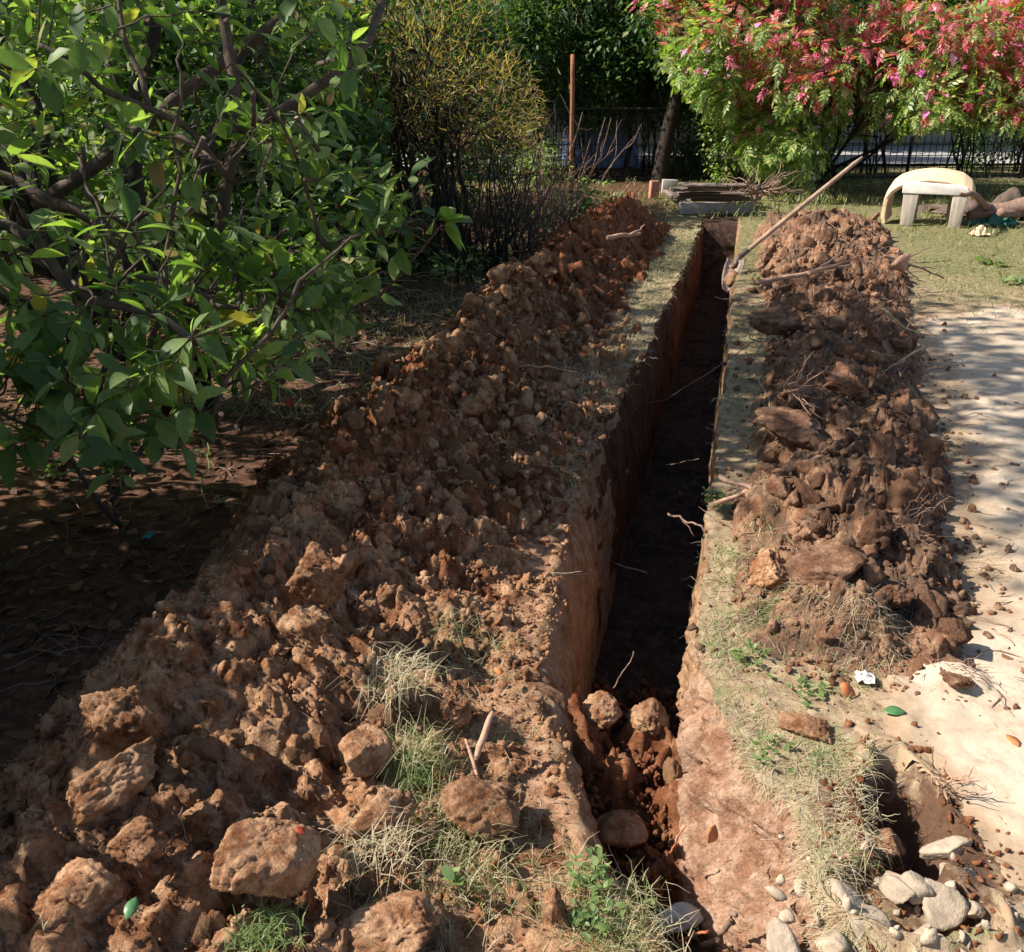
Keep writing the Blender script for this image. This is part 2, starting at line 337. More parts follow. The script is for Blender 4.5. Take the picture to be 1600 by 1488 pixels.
def heapL(x, y):
    """left spoil heap height above the ground"""
    xr = np.interp(y, [0, 1, 1.5, 2.2, 3.1, 4.3, 6.1, 8, 9.7, 11.6], [-1.15, -1.18, -1.25, -1.24, -1.34, -1.36, -1.38, -1.36, -1.18, -1.1]) + .06 * n1(y, 1.7, 41)
    H = np.interp(y, [0, 1, 1.6, 2.4, 3.4, 4.5, 6, 7.5, 8.6, 9.7, 10.6, 11.4], [.26, .28, .33, .38, .4, .42, .4, .36, .42, .56, .36, .0]) * (1 + .18 * n1(y, 2.3, 42))
    br = edgeL(y) - .07 * (1 + n1(y, 2.9, 47)) * (y > 4.4) + np.interp(y, [0, 1.4, 2.2, 2.8, 4.6, 5.6, 8, 12], [-.02, -.02, -.0, .02, -.02, -.3, -.3, -.2])
    bl = xr - np.interp(y, [0, 2.2, 3.2, 12], [.4, .42, .55, .62])
    t = np.where(x > xr, (x - xr) / (br - xr), (xr - x) / (xr - bl))
    prof = np.where(x > xr, np.clip(1 - t, 0, 1) ** 1.15, np.clip(1 - t ** 1.3, -1, 1))
    low = np.interp(y, [1, 1.6, 2.3, 2.9], [.35, .5, .75, 1])
    prof = np.where(x > xr, prof * (low + (1 - low) * np.clip(1 - t, 0, 1)), prof)
    env = H * np.where(t < 1, prof, 1 - t)
    p = P3(x, y); wx = x + .03 * vn(p * 6, 51); wy = y + .03 * vn(p * 6, 52)
    am = np.clip(env / .12, .0, 1) * .75 + .25
    big = chunks(wx, wy, .21, 60); md = chunks(wx, wy, .10, 70); sm = chunks(wx + .01 * vn(p * 30, 53), wy, .045, 80); ti = chunks(wx, wy, .02, 90)
    sel = sstep(-.3, .3, fbm(p * 3.1, 2, 55))
    d = (.55 * np.maximum(big, 0) * (1 - .5 * sel) + .5 * md + (.5 * sm * (.5 + .6 * sel) + .45 * ti) * np.clip(4.5 / y, .3, 1)) - .05
    return env + am * d + .012 * fbm(p * 11, 3, 56)
def heapR(x, y):
    bl = .06 + .07 * n1(y, 2.3, 43) + np.interp(y, [2.3, 2.8, 4, 5.4, 6.4, 7.4, 12], [.06, .03, .06, .12, .24, .14, .1])
    br = np.interp(y, [2.2, 3, 3.7, 5.4, 9.2, 12], [.72, .86, .93, 1.08, 1.5, 1.6]) + .07 * n1(y, 2.6, 44)
    H = np.interp(y, [2.35, 2.6, 3.0, 4, 5.4, 6.3, 7, 8, 9.6, 10.8, 11.6], [0, .09, .16, .19, .18, .11, .18, .21, .26, .28, .14]) * (1 + .25 * n1(y, 1.9, 45))
    t = (x - bl) / (br - bl)
    prof = np.where((t > 0) & (t < 1), np.clip(4 * t * (1 - t), 0, 1) ** .8, np.where(t < 0, t * 3, (1 - t) * 3))
    env = H * prof - .02 * (y < 2.5) - .5 * np.clip(2.4 - y, 0, 1)
    p = P3(x, y); wx = x + .03 * vn(p * 6, 151); wy = y + .03 * vn(p * 6, 152); am = np.clip(env / .08, 0, 1)
    d = .5 * np.maximum(chunks(wx, wy, .22, 160, 1.5, 1.0), 0) + .42 * chunks(wx, wy, .11, 170, 1.7, .9) + (.3 * chunks(wx, wy, .05, 180, 1.7) + .35 * chunks(wx, wy, .02, 190, 1.7)) * np.clip(4 / y, .25, 1) - .045
    return env + am * d + .01 * fbm(p * 11, 3, 156)
def surf(x, y):
    x = np.asarray(x, float); y = np.asarray(y, float)
    g = G(x, y); xl = edgeL(y); xr = edgeR(y)
    h = np.maximum(g, np.where(x < xl, g + heapL(x, y), g))
    h = np.maximum(h, np.where(x > xr, g + heapR(x, y), h))
    inside = (x > xl + .06) & (x < np.interp(y, YR, XB_))
    return np.where(inside, -depth(y) + .02, h)
# rows shared by ground and heaps
rows = [0.85]
while rows[-1] < 12.5: rows.append(rows[-1] + min(max(.0016 * rows[-1] ** 2, .0065), .05))
def ground():
    ys = np.array([-3, -1, 0, .3, .5, .7] + rows + list(12.5 * 1.06 ** np.arange(1, 36)))
    nl, nw, nf, nr = 170, 84, 44, 150
    tl = np.linspace(1, 0, nl) ** 4.0; tr = np.linspace(0, 1, nr) ** 3.2
    xl = edgeL(ys); xr = edgeR(ys); xb = np.interp(ys, YR, XB_); xbl = np.interp(ys, YL, XBL) + .012 * n1(ys, 5, 8); D = depth(ys)
    cols = []; zs = []; xs = []
    n = len(ys)
    X = np.zeros((n, nl + nw + nf + nw + nr)); Z = np.zeros_like(X); KIND = np.zeros_like(X)
    X[:, :nl] = xl[:, None] - tl[None] * 44
    u = np.linspace(0, 1, nw + 1)[1:]
    X[:, nl:nl + nw] = xl[:, None] + (xbl - xl)[:, None] * (u ** .62)[None]
    o = nl + nw; uf = np.linspace(0, 1, nf + 2)[1:-1]
    X[:, o:o + nf] = xbl[:, None] + (xb - xbl)[:, None] * uf[None]
    o2 = o + nf; u2 = np.linspace(0, 1, nw + 1)[:-1]
    X[:, o2:o2 + nw] = xb[:, None] + (xr - xb)[:, None] * (u2 ** .8)[None]
    X[:, o2 + nw:] = xr[:, None] + tr[None] * 44
    YY = np.repeat(ys[:, None], X.shape[1], 1)
    g = G(X.ravel(), YY.ravel()).reshape(X.shape)
    p = P3(X.ravel(), YY.ravel()); 
    fill = (.5 * chunks(p[:, 0], p[:, 1], .16, 200) + .5 * chunks(p[:, 0], p[:, 1], .07, 210) + .4 * chunks(p[:, 0], p[:, 1], .03, 220)).reshape(X.shape)
    loose = np.interp(ys, [1, 2.15, 2.5, 3.2], [2.2, 2.0, .6, .35])[:, None]
    Z[:] = g
    gl = g[:, nl - 1][:, None]; gr = g[:, o2 + nw][:, None]; 
    fl = -D[:, None] + fill * loose * np.clip(D[:, None] / .2, 0, 1)
    Z[:, o:o + nf] = fl[:, o:o + nf]
    fL = fl[:, o][:, None]; fR = fl[:, o + nf - 1][:, None]
    Z[:, nl:nl + nw] = gl + (fL - gl) * (u ** 1.5)[None]
    Z[:, o2:o2 + nw] = fR + (gr - fR) * (u2 ** 1.05)[None]
    V = np.stack([X, YY, Z], -1)
    # wall scars: push the walls sideways with 3D noise
    for a, b, sg in ((nl - 1, nl + nw + 2, 1), (o2 - 2, o2 + nw + 1, -1)):
        q = V[:, a:b].reshape(-1, 3); m = b - a
        wn = np.sin(np.linspace(0, math.pi, m))[None].repeat(n, 0).ravel() ** .5
        near = np.interp(q[:, 1], [1, 2.3, 3], [1.6, 1.3, 1])
        sc3 = q * np.array([5, 5, 3.0]); sc4 = q * np.array([22, 22, 7.0])
        dd = .030 * fbm(sc3, 3, 300) + .016 * fbm(sc4, 3, 310) + .012 * np.abs(vn(q * np.array([14, 14, 26.]), 320))
        if sg < 0:
            dd = dd + .6 * near * (.03 * chunks(q[:, 1] + q[:, 0] * .5, q[:, 2] + q[:, 0] * .3, .10, 330) / .1 + .018 * chunks(q[:, 1], q[:, 2], .04, 340) / .04 + .010 * chunks(q[:, 1], q[:, 2], .018, 345) / .018) * (q[:, 1] < 3.2)
        V[:, a:b, 0] += (dd * wn * sg * near).reshape(n, m)
    W = X.shape[1]; i = np.arange(n - 1)[:, None] * W; j = np.arange(W - 1)[None]
    Q = np.stack([i + j, i + j + 1, i + W + j + 1, i + W + j], -1)
    mi = np.zeros((n - 1, W - 1), int)
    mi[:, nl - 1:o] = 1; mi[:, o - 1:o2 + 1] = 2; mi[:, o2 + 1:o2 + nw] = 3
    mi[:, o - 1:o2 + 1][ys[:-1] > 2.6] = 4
    farr = ys[:-1] > 2.5
    mi[:, o2 + 1:o2 + nw][farr] = 1
    jj = np.arange(W - 1)[None].repeat(n - 1, 0); yy = ys[:-1, None].repeat(W - 1, 1); nz = (vn(P3((yy * 4).ravel(), (jj * .12).ravel()), 77) + .5 * vn(P3((yy * 15).ravel(), (jj * .4).ravel()), 78)).reshape(yy.shape)
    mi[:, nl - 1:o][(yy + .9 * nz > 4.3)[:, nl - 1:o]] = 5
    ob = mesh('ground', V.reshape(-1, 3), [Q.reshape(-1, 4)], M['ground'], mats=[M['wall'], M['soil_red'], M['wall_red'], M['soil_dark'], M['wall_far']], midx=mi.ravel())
    tag(ob, kind='structure')
ground()
def heap(name, hf, x0, x1, y0, y1, nc, mats, mfun, label, cat):
    ys = np.array([y for y in rows if y0 <= y <= y1]); n = len(ys)
    a = np.array([x0(y) for y in ys]); b = np.array([x1(y) for y in ys]); u = np.linspace(0, 1, nc)
    X = a[:, None] + (b - a)[:, None] * u[None]; YY = np.repeat(ys[:, None], nc, 1)
    x, y = X.ravel(), YY.ravel(); h = hf(x, y); g = G(x, y)
    z = g + np.maximum(h, -.03)
    V = np.stack([x, y, z], 1).reshape(n, nc, 3)
    # crumbly overhangs: displace sideways
    q = V.reshape(-1, 3); am = np.clip(h / .05, 0, 1)
    V = (q + .0012 * np.clip(q[:, 1:2] / 2, .7, 3) * np.random.RandomState(3).normal(size=q.shape) * am[:, None] + np.stack([.014 * fbm(q * 26, 3, 401) + .006 * vn(q * 90, 402), .014 * fbm(q * 26, 3, 403) + .006 * vn(q * 90, 404), .004 * vn(q * 120, 405)], 1) * am[:, None])
    i = np.arange(n - 1)[:, None] * nc; j = np.arange(nc - 1)[None]
    Q = np.stack([i + j, i + j + 1, i + nc + j + 1, i + nc + j], -1).reshape(-1, 4)
    hq = h[Q].max(1); keep = hq > -.012; Q = Q[keep]
    yc = y[Q].mean(1); xc = x[Q].mean(1)
    ob = mesh(name, V, [Q], mats[0], mats=mats[1:], midx=mfun(xc, yc), smooth=False)
    return tag(ob, label, cat, kind='stuff')
def mfL(x, y): return (y + .7 * vn(P3(x * 2, y * 2), 410) + .4 * vn(P3(x * 9, y * 9), 411) > 2.8).astype(int)
heap('soil_heap', heapL, lambda y: -2.25, lambda y: float(edgeL(np.array([y]))[0]) - .012, .86, 11.5, 300, [M['soil'], M['soil_red']], mfL,
     'long heap of reddish brown excavated earth between the trench and the bushes', 'soil heap')
heap('soil_heap', heapR, lambda y: .0 + .02, lambda y: np.interp(y, [2.2, 6, 12], [1.0, 1.4, 1.9]), 2.3, 11.6, 240, [M['soil_humus']], lambda x, y: np.zeros(len(x), int),
     'lower heap of dark crumbly earth between the trench and the pale path', 'soil heap')
# pale sand path on the right
def path():
    ys = np.array([-2, 0, .5] + [y for y in rows[::2] if y < 9.0]); n = len(ys); nc = 220
    xa = np.interp(ys, [-2, 1.3, 1.6, 2.0, 2.15, 2.5, 2.9, 4, 5.4, 7, 9], [.55, .55, .54, .5, .3, .26, .6, .75, .95, 1.15, 1.9])
    u = np.linspace(0, 1, nc) ** 1.8; X = xa[:, None] + u[None] * 3.6; YY = np.repeat(ys[:, None], nc, 1)
    x, y = X.ravel(), YY.ravel(); p = P3(x, y)
    e = np.minimum(np.repeat((u * 3.6)[None], n, 0).ravel(), 3 * np.clip(7.9 - y, -1, 9) * .3)
    e = np.minimum(e, 1.6 * (3.6 - np.repeat((u * 3.6)[None], n, 0).ravel()))
    e = e - .16 - .22 * fbm(p * 3, 4, 501)
    h1 = 0
    for cx, cy, rx, ry, d in HOLES:
        if d > 0: e = np.minimum(e, .25 * (np.sqrt(((x - cx) / rx) ** 2 + ((y - cy) / ry) ** 2) - 1.35 + .3 * vn(p * 12, 502)))
    z = G(x, y) + np.clip(e * .05, -.02, .010) + .002 * fbm(p * 22, 3, 503) * (e > 0) + .003 * chunks(x, y, .07, 505) / .07 * sstep(1.0, 0, e)
    W = nc; i = np.arange(n - 1)[:, None] * W; j = np.arange(W - 1)[None]
    Q = np.stack([i + j, i + j + 1, i + W + j + 1, i + W + j], -1).reshape(-1, 4); Q = Q[e[Q].max(1) > -.05]
    ob = mesh('path', np.stack([x, y, z], 1), [Q], M['path']); ar = ob.data.attributes.new('rim', 'FLOAT', 'POINT'); ar.data.foreach_set('value', np.clip(e / .35, 0, 1).astype(np.float32)); tag(ob, kind='structure')
path()

# ------------------------------------------------------------------ clods and stones
def ico(sub):
    import bmesh
    bm = bmesh.new(); bmesh.ops.create_icosphere(bm, subdivisions=sub, radius=1.0)
    V = np.array([v.co[:] for v in bm.verts]); Fc = np.array([[v.index for v in f.verts] for f in bm.faces]); bm.free(); return V, Fc
ICO = {s: ico(s) for s in (1, 2, 3, 4, 5)}
def lump(seed, sub, planes=9, sharp=9.0, rough=.10, crumb=.5, ell=(1, .8, .65)):
    rs = np.random.RandomState(seed); V, Fc = ICO[sub]
    planes = int(planes * 1.6); N = rs.normal(size=(planes, 3)); N /= np.linalg.norm(N, axis=1, keepdims=True); d = rs.uniform(.55, .92, planes)
    dt = np.maximum(V @ N.T, .05) / d[None]
    r = 1.0 / (np.sum(dt ** sharp, 1) ** (1 / sharp)); r = np.minimum(r, 1.25)
    p = V * r[:, None]
    a = fbm(p * 2.2 + seed, 3, seed) * rough * 1.2 + fbm(p * 7 + seed, 3, seed + 9, .6) * rough * crumb
    if crumb > 0:
        sel = sstep(-.15, .25, fbm(p * 1.9 + seed * 1.3, 2, seed + 5))            # crumbly patches beside smooth cut faces
        q = p + .08 * vn(p * 5, seed + 7)[:, None]
        a = a + crumb * (.35 + .65 * sel) * rough * (1.5 * (.5 - wor(q * 3.2 + seed, seed + 11)) + (.85 * (.5 - wor(q * 8 + seed, seed + 12)) if sub >= 3 else 0) + (.5 * (.5 - wor(q * 17 + seed, seed + 13)) if sub >= 5 else 0))
        a = a - rough * .9 * np.clip(.09 - np.abs(fbm(q * 1.6 + seed, 2, seed + 31)), 0, 1) / .09 * (sub >= 4)
    if crumb > .55: a = a + .012 * rs.normal(size=len(a))
    return p * (1 + a)[:, None] * np.array(ell), Fc
PROTO = {}
def proto(kind, k, mat, **kw):
    key = (kind, k)
    if key not in PROTO:
        V, Fc = lump(1000 + hash(kind) % 1 + k * 7 + len(kind) * 100, **kw)
        ob = mesh('soil_clod' if 'clod' in kind else 'stone', V, [Fc], mat, smooth=False); me = ob.data; bpy.data.objects.remove(ob); PROTO[key] = me
    return PROTO[key]
def put(name, me, loc, s, rot):
    o = bpy.data.objects.new(name, me); C.objects.link(o); o.location = loc; o.scale = s if hasattr(s, '__len__') else (s, s, s); o.rotation_euler = rot; return o
rng = np.random.RandomState(5)
random.seed(4)
HERO = []   # (px, py, z, size m, proto, rot, label)
SHORT = {}
SN = {11: 'angular crest clod', 12: 'long slanted clod', 13: 'large flat-faced clod', 14: 'jutting pale crest clod', 15: 'squarish bright clod', 16: 'left bridging clod in the trench', 17: 'right bridging clod in the trench', 18: 'egg-like clod in the trench', 19: 'upright soil wedge', 20: 'broad cracked clod', 21: 'smooth clod by the green leaf', 22: 'small blocky clod', 23: 'chalky-faced clod', 24: 'clod below the split root', 25: 'clod with straw sticking out', 26: 'knobbly upright clod', 27: 'big flat slab on the right heap', 28: 'cracked grey brown block', 29: 'brown block on the right heap', 30: 'rounded clod on the right heap tip', 31: 'leaning slab of dark earth', 32: 'pale topped clod on the right heap', 33: 'flat clod in the turf', 34: 'slab where the right heap ends', 35: 'lump in the hole', 36: 'clod beside the trench halfway back', 90: 'boulder in the trench', 91: 'sawn root stub', 92: 'lone clod on the path'}
for _k in range(60, 72): SN[_k] = 'pale stone number'
def hero(px, py, z, size, seed, label, mat='soil_clod', rot=None, ell=(1, .8, .65), planes=7, sharp=16, rough=.12, crumb=1.0, name='soil_clod', cat='clod', sub=5, group=None, sink=.3):
    q = at(px, py, z); V, Fc = lump(seed, sub, planes, sharp, rough, crumb, ell)
    V = V * size / 2
    o = mesh(name, V, [Fc], M[mat], smooth=(seed == 90)); o.location = q; o.rotation_euler = rot or tuple(np.random.RandomState(seed).uniform(-.6, .6, 3) + np.array([0, 0, seed % 6]))
    tag(o, label, cat, group); HERO.append((q[0], q[1], size)); SHORT[o.name] = SN.get(seed, None) or ' '.join(label.split()[:4]); return o
hero(192, 1112, .36, .18, 11, 'angular brown clod with a dry rim high on the sunlit left heap crest', ell=(1, .8, .85))
hero(165, 1225, .33, .21, 12, 'long tan clod lying slanted on the crest below the angular clod', ell=(1.15, .6, .6), rot=(.2, -.5, .7))
hero(412, 1330, .22, .20, 13, 'large flat-faced tan clod in front of the red leaf', ell=(1, .8, .9), rough=.08, rot=(.3, .1, 1.2))
hero(500, 890, .36, .21, 14, 'sunlit pale clod jutting from the heap crest beside the shaded mulch', ell=(1, .7, .7))
hero(470, 985, .34, .17, 15, 'squarish bright clod just below the jutting crest clod')
hero(943, 1112, -.11, .20, 16, 'rounded lumpy clod bridging the trench, the one touching its left side', rough=.14, planes=20, sharp=6, ell=(1, .9, .9))
hero(1012, 1122, -.12, .2, 17, 'rounded lumpy clod bridging the trench, the one touching its right side', rough=.14, planes=20, sharp=6, ell=(1.1, .8, .75))
hero(968, 1290, -.22, .2, 18, 'smooth egg-like clod lying in the shaded trench fill', mat='soil_clod', rough=.04, planes=16, sharp=6, ell=(1.1, .75, .6), sub=4)
hero(870, 1440, .02, .12, 19, 'upright wedge of soil beside the bright green weeds', ell=(.55, .6, 1.1), rot=(0, .1, .4))
hero(625, 1440, .08, .2, 20, 'broad cracked clod at the near edge of the heap below the grass tufts', rough=.09, ell=(1.2, .9, .6))
hero(120, 1410, .22, .14, 21, 'smooth reddish clod beside the fallen green leaf near the bottom corner', rough=.08, rot=(.4, .6, .2))
hero(210, 1310, .3, .11, 22, 'small blocky clod under the long slanted clod')
hero(570, 1180, .16, .13, 23, 'pale clod with a chalky face left of the grass clump', mat='soil_clod', rough=.06)
hero(770, 1260, .08, .17, 24, 'grey brown clod below the split root on the near lip', rough=.1, ell=(1.2, .8, .6))
hero(600, 1290, .12, .15, 25, 'sunlit clod with straw sticking out, right of the large flat-faced clod')
hero(710, 1100, .12, .11, 26, 'knobbly upright clod just left of the split root', rough=.14, ell=(.7, .7, 1))
hero(1240, 668, .22, .36, 27, 'big flat reddish slab of earth lying on the right heap', mat='humus_clod', ell=(1.1, .8, .35), rot=(.15, .1, .3))
hero(1290, 890, .16, .25, 28, 'cracked grey brown block at the near end of the right heap', mat='humus_clod', ell=(1.1, .7, .5), rot=(.1, .1, .2), rough=.05)
hero(1385, 930, .1, .17, 29, 'brown block with cracks beside the grey brown block', mat='humus_clod', ell=(1, .8, .5))
hero(1195, 888, .1, .14, 30, 'rounded reddish clod on the near tip of the right heap')
hero(1378, 720, .2, .26, 31, 'smooth leaning slab of dark earth near the path side of the right heap', mat='humus_clod', ell=(.7, .5, 1), rough=.04)
hero(1320, 600, .26, .22, 32, 'pale topped clod high on the right heap', mat='humus_clod')
hero(1270, 1140, .02, .12, 33, 'flat reddish clod pressed into the dry turf beside the trench', ell=(1.2, .8, .4))
hero(1240, 965, .03, .17, 34, 'flat reddish slab of soil lying where the right heap ends', ell=(1.3, .8, .35))
hero(1380, 1320, -.02, .11, 35, 'reddish brown lump in the broken hole at the path edge', ell=(1, .8, .8), rough=.05)
hero(1205, 505, .2, .3, 36, 'grey brown clod beside the trench halfway along the right heap', mat='humus_clod')
# white rubble at the broken path edge, bottom right
for k, (px, py, z, s, lb) in enumerate([
    (1312, 1415, .0, .13, 'large pale broken stone at the left of the white rubble'),
    (1345, 1452, .0, .13, 'large pale broken stone in the middle of the white rubble'),
    (1405, 1385, .02, .07, 'small pale block between the dark hole and the white rubble'),
    (1425, 1390, .02, .075, 'squared pale stone on top of the rubble beside the path'),
    (1470, 1408, .01, .10, 'pale stone touching the path crust in the rubble'),
    (1300, 1478, .0, .09, 'pale stone cut by the bottom of the picture left of the rubble'),
    (1480, 1330, .0, .09, 'rough white stone embedded at the far rim of the hole'),
    (1520, 1425, .0, .05, 'ochre stained pebble stone beside the path crust'),
    (1215, 1480, .0, .08, 'half white half grey stone near the trench foot at the bottom'),
    (1390, 1470, .0, .07, 'thin pale flake standing on edge among the rubble'),
    (1440, 1465, .0, .06, 'small pale stone under the path crust at the bottom'),
    (1500, 1375, .01, .08, 'chalky white lump between the hole and the bare path')]):
    hero(px, py, z, s * 1.05, 60 + k, lb, mat='white_stone', planes=6, sharp=30, rough=.05, crumb=.6, name='stone', cat='stone', group='pale broken stones at the path edge', ell=(1.1, .8, .6), sub=4)
hero(1062, 1432, -.3, .125, 90, 'smooth grey and white boulder lying in the bottom of the trench', mat='grey_stone', planes=10, sharp=10, rough=.02, name='stone', cat='stone', ell=(1, .9, .8), sub=4)
hero(1408, 412, .32, .2, 91, 'sawn orange brown root stub on the far right heap', mat='root', planes=6, sharp=20, rough=.03, name='root_stub', cat='root', ell=(.8, .7, .7), sub=3)
# pile of dark rubble with twigs on the path
hero(1490, 1062, .03, .11, 92, 'dark crumbly clod lying alone on the pale path', mat='humus_clod', rough=.16, planes=12, ell=(1.2, .8, .5))
# scattered individuals
def scatter(n, xf, yf, smin, smax, kinds, label, group, mat, seedo, sink=.25, power=2.2):
    rs = np.random.RandomState(seedo); c = 0; tries = 0
    while c < n and tries < n * 30:
        tries += 1
        y = yf(rs); x = xf(rs, y); s = smin + (smax - smin) * rs.rand() ** power
        if any((x - a) ** 2 + (y - b) ** 2 < ((s + d) * .45) ** 2 for a, b, d in HERO): continue
        z = float(surf(np.array([x]), np.array([y]))[0]); k = rs.randint(kinds)
        me = proto(mat + 'clod', k, M[mat], sub=4, planes=7 + k % 5, sharp=[8, 14, 10][k % 3], rough=[.13, .18, .11, .15][k % 4], crumb=1.0, ell=(1, .65 + .3 * ((k * 37) % 10) / 10, .55 + .3 * ((k * 53) % 10) / 10))
        o = put('soil_clod', me, (x, y, z + s * (.5 - sink) * .4), s / 2, tuple(rs.uniform(-3, 3, 3)))
        tag(o, label, 'clod', group); SC.append((o, np.array([x, y, z]), label)); c += 1
        if s > .1: HERO.append((x, y, s * .7))
yexp = lambda a, b, g=1.0: (lambda rs: a + (b - a) * rs.rand() ** g)
SC = []
scatter(95, lambda rs, y: rs.uniform(-1.6, -.95 if y > 1.9 else -.55), yexp(1.05, 2.7, 1.2), .035, .105, 12, 'loose tan', 'loose clods at the near end of the left heap', 'soil_clod', 1)
scatter(60, lambda rs, y: rs.uniform(-1.55, -.8), yexp(2.7, 6, 1.3), .05, .17, 12, 'loose brown', 'loose clods on the middle of the left heap', 'soil_clod', 2)
scatter(24, lambda rs, y: rs.uniform(-1.6, -.8), yexp(6, 11), .08, .22, 12, 'loose reddish', 'loose clods on the far end of the left heap', 'soil_clod', 3)
scatter(70, lambda rs, y: rs.uniform(.1, .58 + .09 * y), yexp(2.6, 10.5, 1.6), .04, .18, 12, 'loose dark', 'loose clods on the right heap', 'humus_clod', 4)
scatter(26, lambda rs, y: rs.uniform(*[np.interp(y, YL, XBL) , np.interp(y, YR, XB_)]), yexp(1.25, 2.35), .04, .11, 12, 'loose moist', 'loose clods in the trench fill', 'soil_clod', 5)
def name_clods():
    lm = [(o, np.array(o.location), SHORT[o.name]) for o in bpy.data.objects if o.name in SHORT and 'number' not in SHORT[o.name]]
    lm += [(None, at(930, 360, .4), 'splintered root on the far left heap'), (None, at(860, 575, .3), 'grey twig on the left heap'), (None, at(640, 760, .35), 'middle of the left heap crest'), (None, at(760, 900, .2), 'bare soil at the left trench lip'), (None, at(760, 640, .35), 'lone green shoot on the left heap')]; by = {}
    for o, p, adj in SC:
        a = proj(p[None]); a = np.array([a[0][0], a[1][0]]); best = None
        for l, q, s in lm:
            b = proj(q[None]); b = np.array([b[0][0], b[1][0]]); d = a - b; dd = np.hypot(*d)
            if best is None or dd < best[0]: best = (dd, s, ('right of' if d[0] > 0 else 'left of') if abs(d[0]) > abs(d[1]) else ('below' if d[1] > 0 else 'above'))
        by.setdefault((best[1], best[2]), []).append((best[0], o, adj))
    ords = ['nearest', 'second', 'third', 'fourth', 'fifth', 'sixth', 'seventh', 'eighth', 'ninth', 'tenth', 'eleventh', 'twelfth', 'thirteenth', 'fourteenth', 'fifteenth']
    for (s, side), l in by.items():
        for i, (_, o, adj) in enumerate(sorted(l, key=lambda t: t[0])):
            k = ords[i] if i < len(ords) else '%dth' % (i + 1)
            o['label'] = '%s %s clod %s the %s' % (k, adj, side, s)
name_clods()
# crumbs: one object
def crumbs(name, n, xf, yf, smin, smax, mat, seed, label, sub=2, lift=.2):
    rs = np.random.RandomState(seed); base = [lump(seed * 50 + k, sub, 6 + k % 4, 16, .2, 1.1, (1, .5 + .05 * (k % 9), .4 + .06 * ((k * 5) % 7)))[0] for k in range(10)]; Fc = ICO[sub][1]
    ys = np.array([yf(rs) for _ in range(n)]); xs = np.array([xf(rs, y) for y in ys]); zs = surf(xs, ys); ss = smin + (smax - smin) * rs.rand(n) ** 2.5
    ss = ss * np.clip(ys / 2.2, .8, 1.8)
    if sub >= 2: base = [q * (1 + (.05 if sub > 2 else .09) * rs.normal(size=len(q)))[:, None] for q in base]
    V = []; Fs = []; m = len(base[0])
    for i in range(n):
        A = rotm(*rs.uniform(-3, 3, 3)); V.append(base[i % 10] @ A.T * ss[i] / 2 + np.array([xs[i], ys[i], zs[i] + ss[i] * lift * .5])); Fs.append(Fc + i * m)
    return tag(mesh(name, np.concatenate(V), [np.concatenate(Fs)], mat, smooth=False), label, 'soil crumbs', kind='stuff')
crumbs('loose_soil_rubble', 800, lambda rs, y: rs.uniform(-1.65, -.62 if y > 2.2 else -.3), yexp(1.05, 6.5, 1.3), .03, .09, M['soil'], 38, 'countless medium lumps of tan earth covering the left heap', 3)
crumbs('loose_soil_rubble', 260, lambda rs, y: rs.uniform(-1.7, -.8), yexp(5.5, 11), .03, .12, M['soil_red'], 39, 'countless medium lumps of dark red earth covering the far left heap', 3)
crumbs('loose_soil_rubble', 330, lambda rs, y: rs.uniform(.2, .58 + .09 * y), yexp(2.5, 11, 1.2), .03, .10, M['soil_humus'], 40, 'countless medium lumps of brown earth covering the right heap', 3)
crumbs('loose_soil_rubble', 160, lambda rs, y: rs.uniform(*[np.interp(y, YL, XBL), np.interp(y, YR, XB_)]), yexp(1.15, 2.4), .025, .08, M['soil_red'], 41, 'moist lumps of red earth filling the near end of the trench', 3)
crumbs('soil_crumbs', 5200, lambda rs, y: rs.uniform(-1.75, -.5 if y > 2.4 else -.3), yexp(1.0, 6, 1.4), .008, .038, M['soil'], 31, 'small tan crumbs of earth strewn over the left heap')
crumbs('soil_crumbs', 9000, lambda rs, y: rs.uniform(-1.7, -.45 if y > 2.2 else -.25), yexp(1.0, 2.8), .006, .02, M['soil'], 37, 'fine gritty crumbs of earth on the sunlit near end of the left heap', 1)
crumbs('soil_crumbs', 2600, lambda rs, y: .45 + .04 * y + rs.normal(0, .2 + .015 * y), yexp(2.35, 9, 1.5), .010, .04, M['soil_humus'], 32, 'small dark crumbs of earth strewn over the right heap')
crumbs('soil_crumbs', 1500, lambda rs, y: rs.uniform(*[np.interp(y, YL, XBL), np.interp(y, YR, XB_)]), yexp(1.15, 3.2, 1.2), .008, .04, M['soil_red'], 33, 'moist crumbs of earth on the trench floor')
crumbs('soil_crumbs', 900, lambda rs, y: .05 + abs(rs.normal(0, .45)) + .15 * (y > 2.4), yexp(1.3, 3.2), .004, .015, M['wall_red'], 34, 'reddish crumbs scattered on the turf strip and the path edge', 1)
crumbs('soil_crumbs', 500, lambda rs, y: rs.uniform(.6, 2.6), yexp(1.4, 6), .003, .010, M['soil'], 42, 'tiny specks of earth scattered over the pale path', 1)
crumbs('soil_crumbs', 700, lambda rs, y: rs.normal(.52, .11), lambda rs: rs.normal(1.78, .17), .006, .035, M['soil_red'], 35, 'dark crumbs of earth in the hole at the path edge')
crumbs('white_rubble', 150, lambda rs, y: rs.normal(.47, .12), lambda rs: rs.normal(1.54, .09), .012, .06, M['white_stone'], 36, 'small pale chips of mortar around the broken stones')

